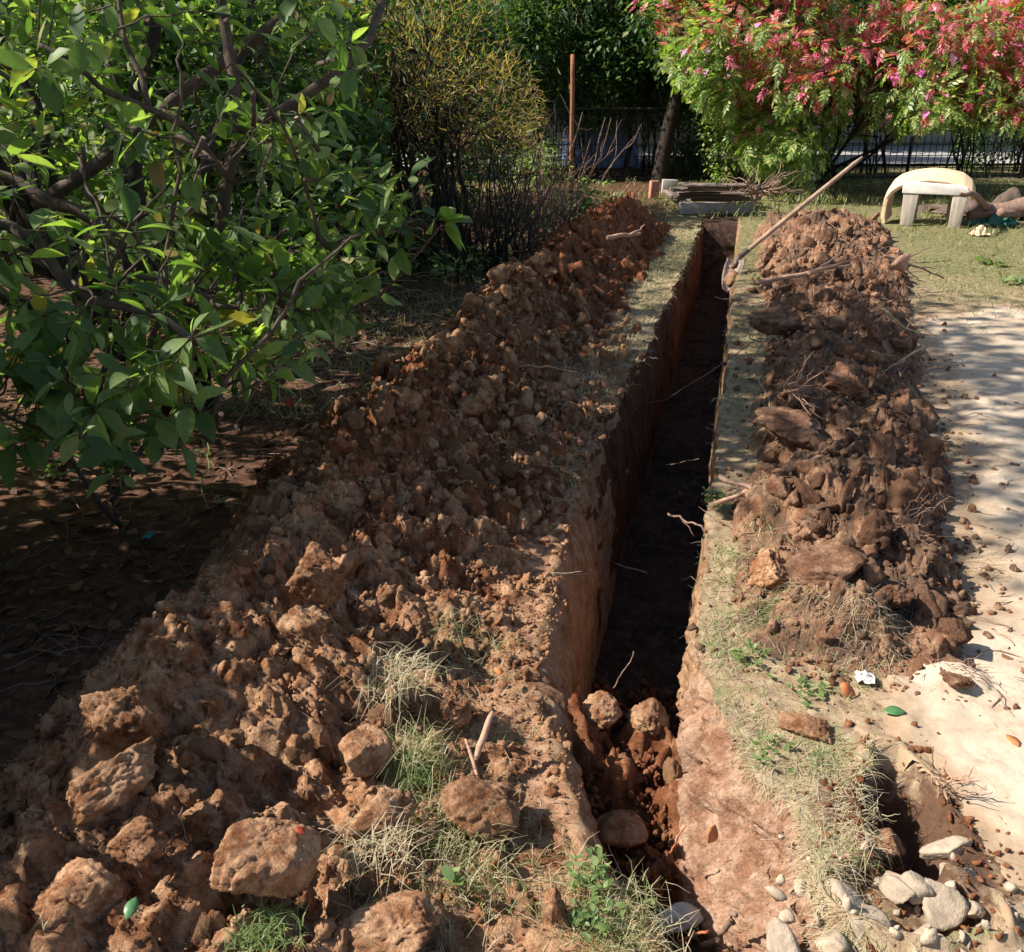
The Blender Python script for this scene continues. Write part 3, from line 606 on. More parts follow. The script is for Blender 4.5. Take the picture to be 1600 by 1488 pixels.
# ------------------------------------------------------------------ leaves, grass
def unit(v): return v / (np.linalg.norm(v, axis=-1, keepdims=True) + 1e-9)
def leaf_template(kind):
    if kind == 'broad':
        t = np.array([0, .12, .3, .5, .7, .86, 1.0]); wv = np.array([.02, .2, .42, .5, .42, .23, .0]); V = []
        for a, b in zip(t, wv):
            dz = -.28 * a * a
            V += [(-b, a, dz + .16 * b), (0, a, dz), (b, a, dz + .16 * b)]
        V = np.array(V); n = len(t); Q = []
        for i in range(n - 1):
            for j in (0, 1): Q.append((i * 3 + j, i * 3 + j + 1, i * 3 + 4 + j, i * 3 + 3 + j))
        return V, np.array(Q)
    if kind == 'small':
        V = np.array([(0, 0, 0), (-.5, .45, .06), (0, .5, -.02), (.5, .45, .06), (0, 1, -.12)], float); return V, np.array([(0, 2, 1, 1), (0, 3, 2, 2), (1, 2, 4, 4), (2, 3, 4, 4)])[:, :3]
    if kind == 'needle':
        V = np.array([(-.5, 0, 0), (.5, 0, 0), (.15, 1, -.1), (-.15, 1, -.1)], float); return V, np.array([(0, 1, 2, 3)])
    if kind == 'compound':      # a few leaflets along a stalk
        V = []; Fq = []
        def lf(cx, cy, ang, L, wd):
            c, s = math.cos(ang), math.sin(ang); b = len(V)
            for a, t in ((0, 0), (-wd, .45 * L), (0, L), (wd, .45 * L)):
                V.append((cx + a * c - t * s, cy + a * s + t * c, -.25 * (cy + t) ** 2 - .1 * abs(cx - t * s)))
            Fq.append((b, b + 3, b + 2, b + 1))
        for k, y in enumerate((.15, .38, .6)):
            lf(0, y, .95, .42, .09); lf(0, y, -.95, .42, .09)
        lf(0, .7, 0, .42, .1); b = len(V); V += [(-.008, 0, 0), (.008, 0, 0), (.008, .7, -.12), (-.008, .7, -.12)]; Fq.append((b, b + 1, b + 2, b + 3))
        return np.array(V), np.array(Fq)
TPL = {k: leaf_template(k) for k in ('broad', 'small', 'needle', 'compound')}
def leafverts(kind, P, D, U, L, Wd):
    """P base points, D direction, U up hint, L length, Wd width ratio"""
    T, Q = TPL[kind]; D = unit(D); S = unit(np.cross(D, U)); N = np.cross(S, D); n = len(P); L = np.broadcast_to(L, (n,)); 
    rl = np.random.RandomState(n); cz = rl.uniform(-.2, 1.9, n)[:, None, None]; Wd = (Wd * rl.uniform(.75, 1.2, n))[:, None, None]
    V = P[:, None] + L[:, None, None] * (T[None, :, 0, None] * Wd * S[:, None] + T[None, :, 1, None] * D[:, None] + cz * T[None, :, 2, None] * N[:, None])
    Fs = Q[None] + (np.arange(n) * len(T))[:, None, None]
    return V.reshape(-1, 3), Fs.reshape(-1, Q.shape[1])
def leafmesh(name, kind, P, D, U, L, Wd, mat, parent=None):
    V, Fs = leafverts(kind, P, D, U, L, Wd); return mesh(name, V, [Fs], mat, parent)
def blades(name, P, L, lean, wd, mat, seed, dirs=None, bend=.5, parent=None):
    rs = np.random.RandomState(seed); n = len(P); th = rs.uniform(0, 6.283, n); hd = np.stack([np.cos(th), np.sin(th), 0 * th], 1)
    if dirs is not None: hd = unit(hd + dirs)
    el = lean[0] + (lean[1] - lean[0]) * rs.rand(n)           # elevation of blade
    L = np.broadcast_to(L, (n,)) * rs.uniform(.5, 1.2, n); side = np.stack([-hd[:, 1], hd[:, 0], 0 * th], 1)
    V = []; m = 4
    for k in range(m):
        t = k / (m - 1); e = el - bend * t * t * rs.uniform(.4, 1.6, n); 
        c = P + (hd * np.cos(e)[:, None] + np.array([0, 0, 1.0]) * np.sin(e)[:, None]) * (L * t)[:, None]
        ww = (wd * (1 - t * .85)) * rs.uniform(.8, 1.2, n) / 2
        V += [c - side * ww[:, None], c + side * ww[:, None]]
    V = np.stack(V, 1); Q = np.array([(2 * k, 2 * k + 1, 2 * k + 3, 2 * k + 2) for k in range(m - 1)])
    return mesh(name, V.reshape(-1, 3), [(Q[None] + (np.arange(n) * 2 * m)[:, None, None]).reshape(-1, 4)], mat, parent)
def onsurf(x, y, dz=0.0): return np.stack([x, y, surf(x, y) + dz], 1)
def patchy(n, xa, xb, ya, yb, seed, f=5.0, thr=.0, g=1.0):
    rs = np.random.RandomState(seed); y = ya + (yb - ya) * rs.rand(n * 3) ** g; x = rs.uniform(0, 1, n * 3)
    lo = xa(y) if callable(xa) else xa; hi = xb(y) if callable(xb) else xb; x = lo + (hi - lo) * x
    k = vn(P3(x * f, y * f), seed) + .4 * vn(P3(x * f * 3, y * f * 3), seed + 1) > thr + .35 * rs.randn(len(x))
    return x[k][:n], y[k][:n]
def grass(name, label, xy, L, lean, wd, mat, seed, **k):
    P = onsurf(xy[0], xy[1], -.004); o = blades(name, P, L, lean, wd, M[mat], seed, **k); return tag(o, label, 'grass', kind='stuff')
eR = lambda y: edgeR(y) + .01
grass('dry_grass', 'flattened pale straw over the turf strip right of the trench', patchy(8000, eR, lambda y: np.interp(y, [1.3, 1.9, 2.6], [.42, .42, .6]), 1.35, 2.75, 601, 4, .0), .075, (.0, .5), .0022, 'straw', 601, bend=.6)
grass('green_grass', 'short green grass blades on the turf strip right of the trench', patchy(1100, eR, .5, 1.6, 2.7, 602, 6, .35), .05, (.2, 1.2), .0028, 'weed', 602)
grass('dry_grass', 'matted dry grass with green blades on the near left lip of the trench', patchy(1300, -.8, lambda y: edgeL(y) - .01, 1.1, 2.35, 603, 4, .3), .08, (.1, 1.1), .0024, 'grassblade', 603, bend=.9)
grass('dry_grass', 'pale dry grass strip between the left heap and the trench', patchy(4200, lambda y: edgeL(y) - .38, lambda y: edgeL(y), 3.5, 10.5, 604, 3, .0), .09, (.0, .7), .004, 'grassblade', 604)
grass('dry_grass', 'thin dry grass between the right heap and the trench', patchy(3600, eR, .22, 2.6, 10.5, 605, 3, -.1), .08, (.1, .9), .004, 'grassblade', 605)
grass('dry_grass', 'wispy dry grass along the edge where the right heap meets the path', patchy(3000, lambda y: .7 + .07 * y, lambda y: 1.05 + .07 * y, 2.4, 8, 606, 4, .1), .07, (.0, .8), .003, 'straw', 606)
grass('dry_grass', 'short straw and grass covering the lip strip beside the far trench', patchy(6000, lambda y: edgeL(y) - .34, lambda y: edgeL(y), 4.6, 11.5, 620, 5, -.4), .07, (.1, 1.1), .006, 'straw', 620)
grass('lawn_grass', 'short sunlit grass behind the path in front of the stool', patchy(15000, lambda y: 1.2 + .05 * y, 5.5, 6.6, 14.5, 607, 1.6, -.25, .9), .07, (.3, 1.4), .007, 'lawn', 607)
grass('lawn_grass', 'rough grass below the fence and around the boards', patchy(9000, -5, 5, 11.5, 18, 608, 1.2, -.2), .14, (.5, 1.5), .012, 'lawn', 608)
grass('dry_grass', 'pale sunlit grass between the dry bush and the left heap', patchy(5200, -3.2, -1.75, 4.0, 9.5, 609, 2.2, -.1), .13, (.1, 1.2), .005, 'grassblade', 609)
# tufts on the left heap
def tuft(px, py, z, n, L, mat, label, seed, cat='grass tuft', wd=.0026, spread=.03, lean=(.3, 1.5), group='grass tufts on the near lip'):
    q = at(px, py, z); rs = np.random.RandomState(seed); P = np.stack([rs.normal(0, spread, n), rs.normal(0, spread, n), np.zeros(n)], 1)
    o = blades('grass_tuft', P, L, lean, wd, M[mat], seed, bend=1.0); o.location = q; return tag(o, label, cat, group)
tuft(615, 1060, .2, 260, .1, 'straw', 'dry straw tuft hanging over the hollow above the grass clump', 1, spread=.045)
tuft(650, 1175, .14, 150, .1, 'grassblade', 'upright clump of green and straw blades left of the split root', 2)
tuft(655, 1215, .1, 90, .11, 'weed', 'bright green blades growing low between two clods', 3)
tuft(412, 1462, .16, 170, .05, 'weed', 'small feathery green tuft at the bottom of the heap', 4, wd=.003)
tuft(700, 1290, .06, 240, .12, 'grassblade', 'tangled dry tuft below the grass clump and beside the lip', 5, spread=.05)
tuft(590, 1330, .12, 160, .1, 'straw', 'straw tuft behind the large flat-faced clod', 6, spread=.04)
tuft(940, 1440, .0, 420, .1, 'grassblade', 'dense green and straw tuft by the bottom of the trench lip', 7, spread=.06)
tuft(970, 1470, .0, 300, .1, 'grassblade', 'straw-coloured tuft cut by the bottom of the picture', 8, spread=.05)
tuft(740, 1370, .04, 200, .1, 'grassblade', 'dull green tuft between the heap and the bright weeds', 9, spread=.05)
def weed(px, py, z, n, L, label, seed, mat='weed', h=.06, group='small weeds', kind='broad', wr=.55, spread=.03, name='weed'):
    q = at(px, py, z); rs = np.random.RandomState(seed); root = empty(name, q); tag(root, label, 'weed', group); b = MB(); P = []; D = []
    for k in range(n):
        o0 = np.array([rs.normal(0, spread), rs.normal(0, spread), 0]); dd = unit(np.array([rs.normal(), rs.normal(), 1.2 + rs.rand()])); hh = h * rs.uniform(.4, 1.1)
        pt = o0 + dd * hh; b.tube([o0, o0 + dd * hh * .5 + rs.normal(0, .003, 3), pt], [.0012, .001, .0008], 4)
        for s in range(3):
            P.append(o0 + dd * hh * (.6 + .2 * s)); D.append(np.array([rs.normal(), rs.normal(), .35]))
    b.build('stem', M[mat], root); P = np.array(P); D = np.array(D)
    leafmesh('foliage', kind, P, D, np.tile([0, 0, 1.0], (len(P), 1)) + rs.normal(0, .3, (len(P), 3)), L * rs.uniform(.6, 1.2, len(P)), wr, M[mat], root); return root
weed(915, 1385, .03, 26, .022, 'bright green small-leaved weeds on the lip near the bottom', 20, spread=.03)
weed(925, 1440, .03, 20, .02, 'bright green small-leaved weeds directly below the taller ones', 21, spread=.025)
weed(1190, 1170, .01, 16, .018, 'green weeds on the turf strip beside the flat clod', 22, spread=.03, h=.03)
weed(1250, 1080, .01, 16, .022, 'low green weeds left of the orange leaf', 23, spread=.04, h=.03)
weed(1160, 1030, .02, 14, .022, 'green weeds at the foot of the right heap near the trench', 24, spread=.035, h=.03)
weed(1120, 785, .04, 22, .03, 'pale grey green weed hanging at the right lip halfway down the trench', 25, spread=.03, h=.05)
weed(1550, 415, .0, 12, .08, 'bright green broad seedling on the lawn beyond the path', 26, spread=.07, h=.06)
weed(1590, 445, .0, 12, .08, 'bright green seedling at the right edge beyond the path', 27, spread=.07, h=.05)
weed(712, 1390, .08, 3, .035, 'pair of yellow green leaves on a thin stem in the tufts', 28, spread=.01, h=.05)
weed(345, 790, .03, 6, .03, 'small pale green weed in the dark mulch under the bush', 29, spread=.03, h=.04)
weed(325, 710, .03, 3, .035, 'little green shoot under the overhanging leaves of the bush', 30, spread=.02, h=.07)
weed(100, 745, .03, 14, .04, 'ferny dark green weed in the shade at the left edge', 31, spread=.05, h=.06)
weed(1165, 325, .1, 16, .07, 'bright green weed beside the concrete slab at the trench end', 32, spread=.12, h=.12)
weed(700, 300, .35, 9, .13, 'large grey green leaved plant at the foot of the dry bush', 33, spread=.08, h=.3)
for k, (px, py) in enumerate([(860, 330), (905, 340), (840, 380), (915, 300), (760, 440), (745, 330), (690, 440), (800, 395)]):
    weed(px, py, .05, 16, .085, ['leafy weeds behind the left heap in front of the rusty stake', 'yellow green weeds touching the far end of the left heap', 'green weeds between the dry bush and the left heap', 'sunlit weeds directly beside the base of the rusty stake',
        'small bright weed beside the near side of the left heap hollow', 'weeds among the dark stems of the dry bush', 'low yellow green weeds under the dry bush on its near side', 'leafy weeds at the right foot of the dry bush'][k], 40 + k, spread=.2, h=.3, mat='weed' if k % 3 else 'vine_green', group='weeds behind the left heap')

# ------------------------------------------------------------------ single leaves, sticks, scraps
def oneleaf(px, py, z, L, wd, mat, label, rz, tilt=.15, group='fallen leaves'):
    q = at(px, py, z); q[2] = max(q[2], float(surf(q[:1], q[1:2])[0]) + .012); T, Q = TPL['broad']; V = T * np.array([wd * L, L, L * .6]) - np.array([0, L / 2, 0])
    o = mesh('fallen_leaf', V, [Q], M[mat]); m = o.modifiers.new('s', 'SOLIDIFY'); m.thickness = .0012
    o.location = q; o.rotation_euler = (tilt, tilt * .7, rz); return tag(o, label, 'leaf', group)
oneleaf(205, 1418, .33, .04, .55, 'greenleaf', 'fresh green leaf lying on the sunlit heap', .2, .4)
oneleaf(1398, 1110, .015, .062, .6, 'greenleaf', 'green leaf lying flat on the edge of the pale path', -1.4)
oneleaf(1325, 1078, .03, .045, 1.3, 'orangeleaf', 'round orange leaf standing beside the green weeds', .3, .9)
oneleaf(470, 1297, .26, .024, .9, 'redleaf', 'curled red leaf on the heap behind the large flat-faced clod', 1.2, .5)
oneleaf(452, 628, .1, .06, 1.0, 'redleaf', 'reddish orange dead leaf in the shade under the bush', .7, .9)
oneleaf(268, 742, .06, .06, .8, 'redleaf', 'dull red dead leaf on the dark mulch', 1.9, .9)
oneleaf(1583, 1155, .012, .05, .6, 'orangeleaf', 'rust coloured leaf at the right edge of the path', .4)
oneleaf(780, 1048, .07, .03, .9, 'orangeleaf', 'small pale orange leaf on the left lip of the trench', .4, .4)
oneleaf(1107, 1365, -.1, .045, .8, 'orangeleaf', 'orange scrap stuck to the foot of the right trench wall', .4, 1.1)
def curve(a, b, n=10, wob=.1, seed=0, sag=0.0):
    rs = np.random.RandomState(seed); a = np.array(a, float); b = np.array(b, float); t = np.linspace(0, 1, n)[:, None]; L = np.linalg.norm(b - a)
    w_ = np.cumsum(rs.normal(0, 1, (n, 3)), 0); w_ -= t * w_[-1]; w_ *= wob * L / n ** .5 * .5
    p = a + (b - a) * t + w_; p[:, 2] -= sag * L * 4 * (t * (1 - t))[:, 0] * -1; return p
def stick(a, b, r0, r1, mat, label, seed, wob=.1, name='stick', group='sticks and roots', branch=0):
    m = MB(); p = curve(a, b, 12, wob, seed); m.tube(p, np.linspace(r0, r1, 12), 7); rs = np.random.RandomState(seed + 1); L = np.linalg.norm(np.array(b) - a)
    for k in range(branch):
        i = rs.randint(3, 10); d = unit(unit(p[i] - p[i - 1]) + rs.normal(0, .6, 3)); m.tube(curve(p[i], p[i] + d * L * rs.uniform(.2, .5), 7, .15, seed + k + 5), np.linspace(r1 * 1.1, r1 * .4, 7), 5)
    o = m.build(name, M[mat]); return tag(o, label, 'stick', group)
# the split root on the near lip: two prongs
def split_root():
    root = empty('split_root', at(742, 1210, .08)); base = np.array(root.location)
    tag(root, 'pale split piece of root standing upright on the near lip', 'root')
    for a, b, r in ((at(742, 1190, .09), at(770, 1112, .16), .0085), (at(747, 1215, .10), at(727, 1155, .145), .0045)):
        m = MB(); p = curve(a - base, b - base, 8, .04, int(r * 1e4)); m.tube(p, np.array([.7, .9, 1, 1.05, 1, .95, .85, .6]) * r, 8); m.build('prong', M['root'], root)
split_root()
stick(at(1040, 803, -.06), at(1100, 830, .0), .005, .0035, 'twig', 'short crooked twig poking out of the right trench wall', 3, .15, branch=1)
stick(at(958, 1075, -.08), at(990, 1018, .03), .002, .0015, 'twig', 'thin twig rising behind the lumpy clods in the trench', 4, .1)
stick(at(1047, 1335, -.15), at(1072, 1290, -.05), .003, .0015, 'rootred', 'thin red rootlet in the near trench fill', 5, .1)
stick(at(950, 1320, -.1), at(985, 1395, -.1), .0016, .0016, 'twig', 'dark straight stem crossing the near trench fill', 6, .05)
stick(at(1090, 1475, -.22), at(1150, 1430, -.02), .007, .006, 'twig', 'curved root bending up from the trench floor by the boulder', 7, .2)
stick(at(1000, 1425, -.05), at(1022, 1405, -.03), .004, .002, 'rootred', 'bright orange root stub beside the boulder', 8, .1, branch=2)
stick(at(1060, 1470, -.25), at(1110, 1455, -.2), .004, .003, 'rootred', 'orange red root strand in front of the boulder', 9, .1, branch=2)
stick(at(880, 898, -.1), at(918, 897, -.1), .0018, .0012, 'straw', 'pale straw lying across the left trench wall', 10, .05)
stick(at(960, 880, -.3), at(1010, 895, -.3), .003, .002, 'twig', 'short root sticking from the left trench wall', 11, .05)
stick(at(1040, 727, -.3), at(1092, 717, -.1), .003, .002, 'twig', 'thin straight root spanning the dark trench', 12, .03)
stick(at(810, 573, .3), at(905, 582, .2), .006, .004, 'twig', 'grey twig lying on the shaded side of the left heap', 13, .06)
stick(at(1105, 790, .06), at(1250, 735, .18), .011, .007, 'root', 'long brown root lying across the right heap', 14, .08, branch=2)
stick(at(1125, 745, .1), at(1200, 775, .14), .012, .008, 'twig', 'short thick root below the long brown root', 15, .08, branch=1)
stick(at(1385, 485, .3), at(1440, 525, .05), .009, .005, 'straw', 'pale bare twig leaning on the path side of the right heap', 16, .1, branch=4)
stick(at(1425, 545, .05), at(1420, 640, .05), .006, .004, 'straw', 'tangled pale twig at the edge between heap and path', 17, .15, branch=6)
stick(at(1215, 690, .2), at(1170, 480, .2), .005, .003, 'twig', 'slender twig lying along the trench side of the right heap', 18, .1, branch=1)
stick(at(1180, 440, .25), at(1330, 415, .3), .02, .014, 'root', 'thick reddish root lying on the far right heap', 19, .08, branch=2)
stick(at(1380, 400, .3), at(1475, 435, .1), .012, .006, 'twig', 'dark branching stick at the far path side of the right heap', 20, .08, branch=3)
stick(at(950, 372, .5), at(1000, 365, .5), .02, .012, 'root', 'pale splintered root on the dark far end of the left heap', 21, .06, branch=1)
stick(at(560, 565, .35), at(575, 655, .1), .004, .004, 'weed', 'lone thin green shoot on the shaded left heap', 22, .05)
stick(at(322, 690, .1), at(325, 795, .04), .003, .002, 'weed', 'long thin green stem hanging under the bush', 23, .1)
stick(at(490, 1290, .2), at(445, 1345, .2), .002, .001, 'twig', 'fine dry stalk beside the red leaf', 24, .1)
stick(at(45, 1488, .2), at(75, 1440, .3), .0025, .0015, 'straw', 'pale stalk standing at the bottom left corner', 25, .1, branch=2)
stick(at(695, 1410, .05), at(795, 1440, .03), .0022, .0015, 'twig', 'wiry brown stem arching through the near tufts', 26, .2, branch=1)
stick(at(1225, 735, .2), at(1345, 690, .22), .012, .008, 'root', 'flat brown root above the grey brown block', 27, .08)
# root tangle in the hole
def tangle(px, py, z, n, L, label, seed, r=.0022, mat='root'):
    rs = np.random.RandomState(seed); m = MB(); q = at(px, py, z)
    for k in range(n):
        a = q + rs.normal(0, .02, 3) * [1, 1, .4]; d = unit(rs.normal(0, 1, 3) * [1, .7, .5] + [.2, -.3, .3]); m.tube(curve(a, a + d * L * rs.uniform(.4, 1), 9, .3, seed * 31 + k), np.linspace(r, r * .3, 9), 5)
    return tag(m.build('root_tangle', M[mat]), label, 'roots', 'root tangles')
tangle(1475, 1220, .05, 16, .09, 'pale tangle of roots hanging over the hole at the path edge', 1)
tangle(1350, 1260, .02, 12, .1, 'straight rootlets crossing the hole beside the turf strip', 2, .0014, 'straw')
tangle(1510, 1040, .05, 14, .06, 'dark root tangle in the lone clod on the path', 3, .0016, 'twig')
tangle(1235, 610, .3, 12, .25, 'fibrous roots on top of the right heap', 4, .004, 'root')
tangle(1400, 830, .12, 26, .22, 'mat of fine brown roots on the path side of the right heap', 5, .002, 'twig')
tangle(1185, 300, .3, 34, .7, 'heap of cut brush and thin sticks beside the concrete slab', 6, .012, 'twig')
# generic straw and rootlets over the heaps
def fibres(name, n, xa, xb, ya, yb, L, r, mat, seed, label, g=1.3):
    rs = np.random.RandomState(seed); m = MB(); y = ya + (yb - ya) * rs.rand(n) ** g; x = rs.uniform(xa, xb, n) if not callable(xb) else xa + (xb(y) - xa) * rs.rand(n); z = surf(x, y)
    for k in range(n):
        th = rs.uniform(0, 6.28); l = L * rs.uniform(.4, 1.3) * (.7 + y[k] * .12); a = np.array([x[k], y[k], z[k] + .004]); e = np.array([x[k] + l * math.cos(th), y[k] + l * math.sin(th), 0]); e[2] = float(surf(e[:1], e[1:2])[0]) + rs.uniform(.0, .03)
        if abs(e[2] - a[2]) > .12: e[2] = a[2] + .02
        m.tube(curve(a, e, 6, .2, seed + k), r * (.7 + y[k] * .13) * np.linspace(1, .5, 6), 4, False)
    return tag(m.build(name, M[mat]), label, 'plant debris', kind='stuff')
fibres('root_fibres_litter', 260, -1.6, -.5, 1.05, 6, .09, .0012, 'straw', 71, 'stray straws and rootlets on the left heap')
fibres('root_fibres_litter', 420, .05, lambda y: .95 + .07 * y, 2.4, 10, .13, .0022, 'twig', 72, 'rootlets and twigs strewn over the right heap')
fibres('root_fibres_litter', 160, .1, 1.3, 1.4, 3.2, .06, .0008, 'straw', 73, 'thin straws on the turf strip and path edge')
fibres('twig_litter', 420, -3.8, -1.5, 1.8, 5.5, .2, .0022, 'twig', 74, 'dead twigs on the dark mulch under the bush')
fibres('twig_litter', 260, -3.6, -1.7, 4.5, 10, .25, .003, 'straw', 75, 'pale dead stalks between the bushes and the left heap')
def litter():
    rs = np.random.RandomState(8); n = 2600; y = 1.2 + 6 * rs.rand(n) ** 1.1; x = rs.uniform(-4.5, -1.45, n); P = onsurf(x, y, .008)
    D = rs.normal(0, 1, (n, 3)) * [1, 1, .25]; U = np.array([0, 0, 1.]) + rs.normal(0, .45, (n, 3))
    tag(leafmesh('leaf_litter', 'broad', P, D, U, rs.uniform(.03, .085, n), .55, M['litter']), 'brown dead leaves and bark mulch under the bush', 'leaf litter', kind='stuff')
    n = 500; y = 2.3 + 9 * rs.rand(n) ** 1.3; x = np.where(rs.rand(n) > .4, rs.uniform(.3, 2.6, n), rs.uniform(-.9, -.55, n)); P = onsurf(x, y, .006)
    tag(leafmesh('leaf_litter', 'small', P, rs.normal(0, 1, (n, 3)) * [1, 1, .15], np.tile([0, 0, 1.], (n, 1)) + rs.normal(0, .3, (n, 3)), rs.uniform(.012, .04, n), .6, M['litter']), 'tiny brown leaf scraps strewn on the path and heap edges', 'leaf litter', kind='stuff')
litter()
def crumple(name, mat, loc, size, seed, n=22, amp=.5):
    u = np.linspace(-.5, .5, n); X, Y2 = np.meshgrid(u, u); p = P3(X.ravel() * 4 + seed, Y2.ravel() * 4); z = amp * (np.abs(vn(p, seed)) + .4 * np.abs(vn(p * 2.3, seed + 1))) * (1 - 3.2 * np.maximum(X.ravel() ** 2, Y2.ravel() ** 2))
    xy = np.stack([X.ravel() + .12 * vn(p * 1.7, seed + 3), Y2.ravel() + .12 * vn(p * 1.7, seed + 4)], 1)
    V = np.stack([xy[:, 0] * size[0], xy[:, 1] * size[1], z * size[2]], 1); i = np.arange(n - 1)[:, None] * n; j = np.arange(n - 1)[None]
    Q = np.stack([i + j, i + j + 1, i + n + j + 1, i + n + j], -1).reshape(-1, 4); o = mesh(name, V, [Q], mat); m = o.modifiers.new('s', 'SOLIDIFY'); m.thickness = .003; o.location = loc; return o
tag(crumple('plastic_scrap', M['teal'], at(232, 838, .03), (.025, .06, .03), 3), 'small crumpled teal plastic scrap on the dark mulch', 'plastic scrap')
tag(crumple('plastic_scrap', M['whitepaint'], at(1352, 1060, .02), (.05, .05, .04), 5), 'small crumpled white scrap beside the orange leaf', 'plastic scrap')

# ------------------------------------------------------------------ shovel
def fwd(q): return float(proj(np.array([q]))[2][0])
def shovel():
    tip, neck, end = dp(1136, 458, 8.2), dp(1153, 404, 8.26), dp(1348, 245, 8.42)
    root = empty('shovel', tip); tag(root, 'long wooden handled muddy shovel leaning out of the trench over the right heap', 'shovel')
    o = tip; ax = unit(neck - tip); L = np.linalg.norm(neck - tip); toc = unit(np.array([0, 0, 1.6]) - tip)
    sd_ = unit(np.cross(ax, toc)); nm = np.cross(sd_, ax)
    sd2 = unit(sd_ * .93 + nm * .37); nm = np.cross(sd2, ax); sd_ = sd2
    nt_, ns = 14, 11; V = []
    for i in range(nt_):
        t = i / (nt_ - 1); wd = .088 * (1 - (1 - t) ** 2.6) ** .5 * (1.0 if t < .8 else 1 - .12 * (t - .8) / .2) if t > 0 else .004
        for j in range(ns):
            u = j / (ns - 1) * 2 - 1
            V.append(ax * (t * L * .92) + sd_ * (u * wd) + nm * (.03 * u * u + .012 * t + (.012 if (t > .97) else 0)))
    V = np.array(V); i = np.arange(nt_ - 1)[:, None] * ns; j = np.arange(ns - 1)[None]
    b = mesh('blade', V, [np.stack([i + j, i + j + 1, i + ns + j + 1, i + ns + j], -1).reshape(-1, 4)], M['steel'], root)
    m = b.modifiers.new('s', 'SOLIDIFY'); m.thickness = .004
    p0 = ax * L * .72 + nm * .015; p1 = neck - o; hd = unit(end - neck)
    m = MB(); m.tube([p0, (p0 + p1) / 2 + nm * .008, p1, p1 + hd * .12], [.016, .022, .024, .023], 12); m.build('socket', M['steel'], root)
    m = MB(); e = end - o; t = np.linspace(0, 1, 16)[:, None]; pts = (p1 + hd * .05) * (1 - t) + e * t; pts += np.sin(t * 5) * .004
    m.tube(pts, np.interp(t[:, 0], [0, .5, .97, 1], [.021, .022, .018, .012]), 12); m.build('handle', M['handle'], root)
    Vm, Fm = lump(77, 3, 9, 8, .16, .8, (.7, 1.0, .3)); A = np.stack([sd_, ax, nm], 1)
    mesh('stuck_mud', (Vm * .085) @ A.T + ax * L * .34 + nm * .02 - sd_ * .01, [Fm], M['mud'], root)
    for kx, rr in ((.72, .03), (.6, .024)):
        Vm, Fm = lump(int(78 + kx * 10), 3, 9, 8, .2, .8, (.9, .7, .4)); mesh('stuck_mud', (Vm * rr) @ A.T + ax * L * kx + nm * .02 - sd_ * .03, [Fm], M['mud'], root)
shovel()

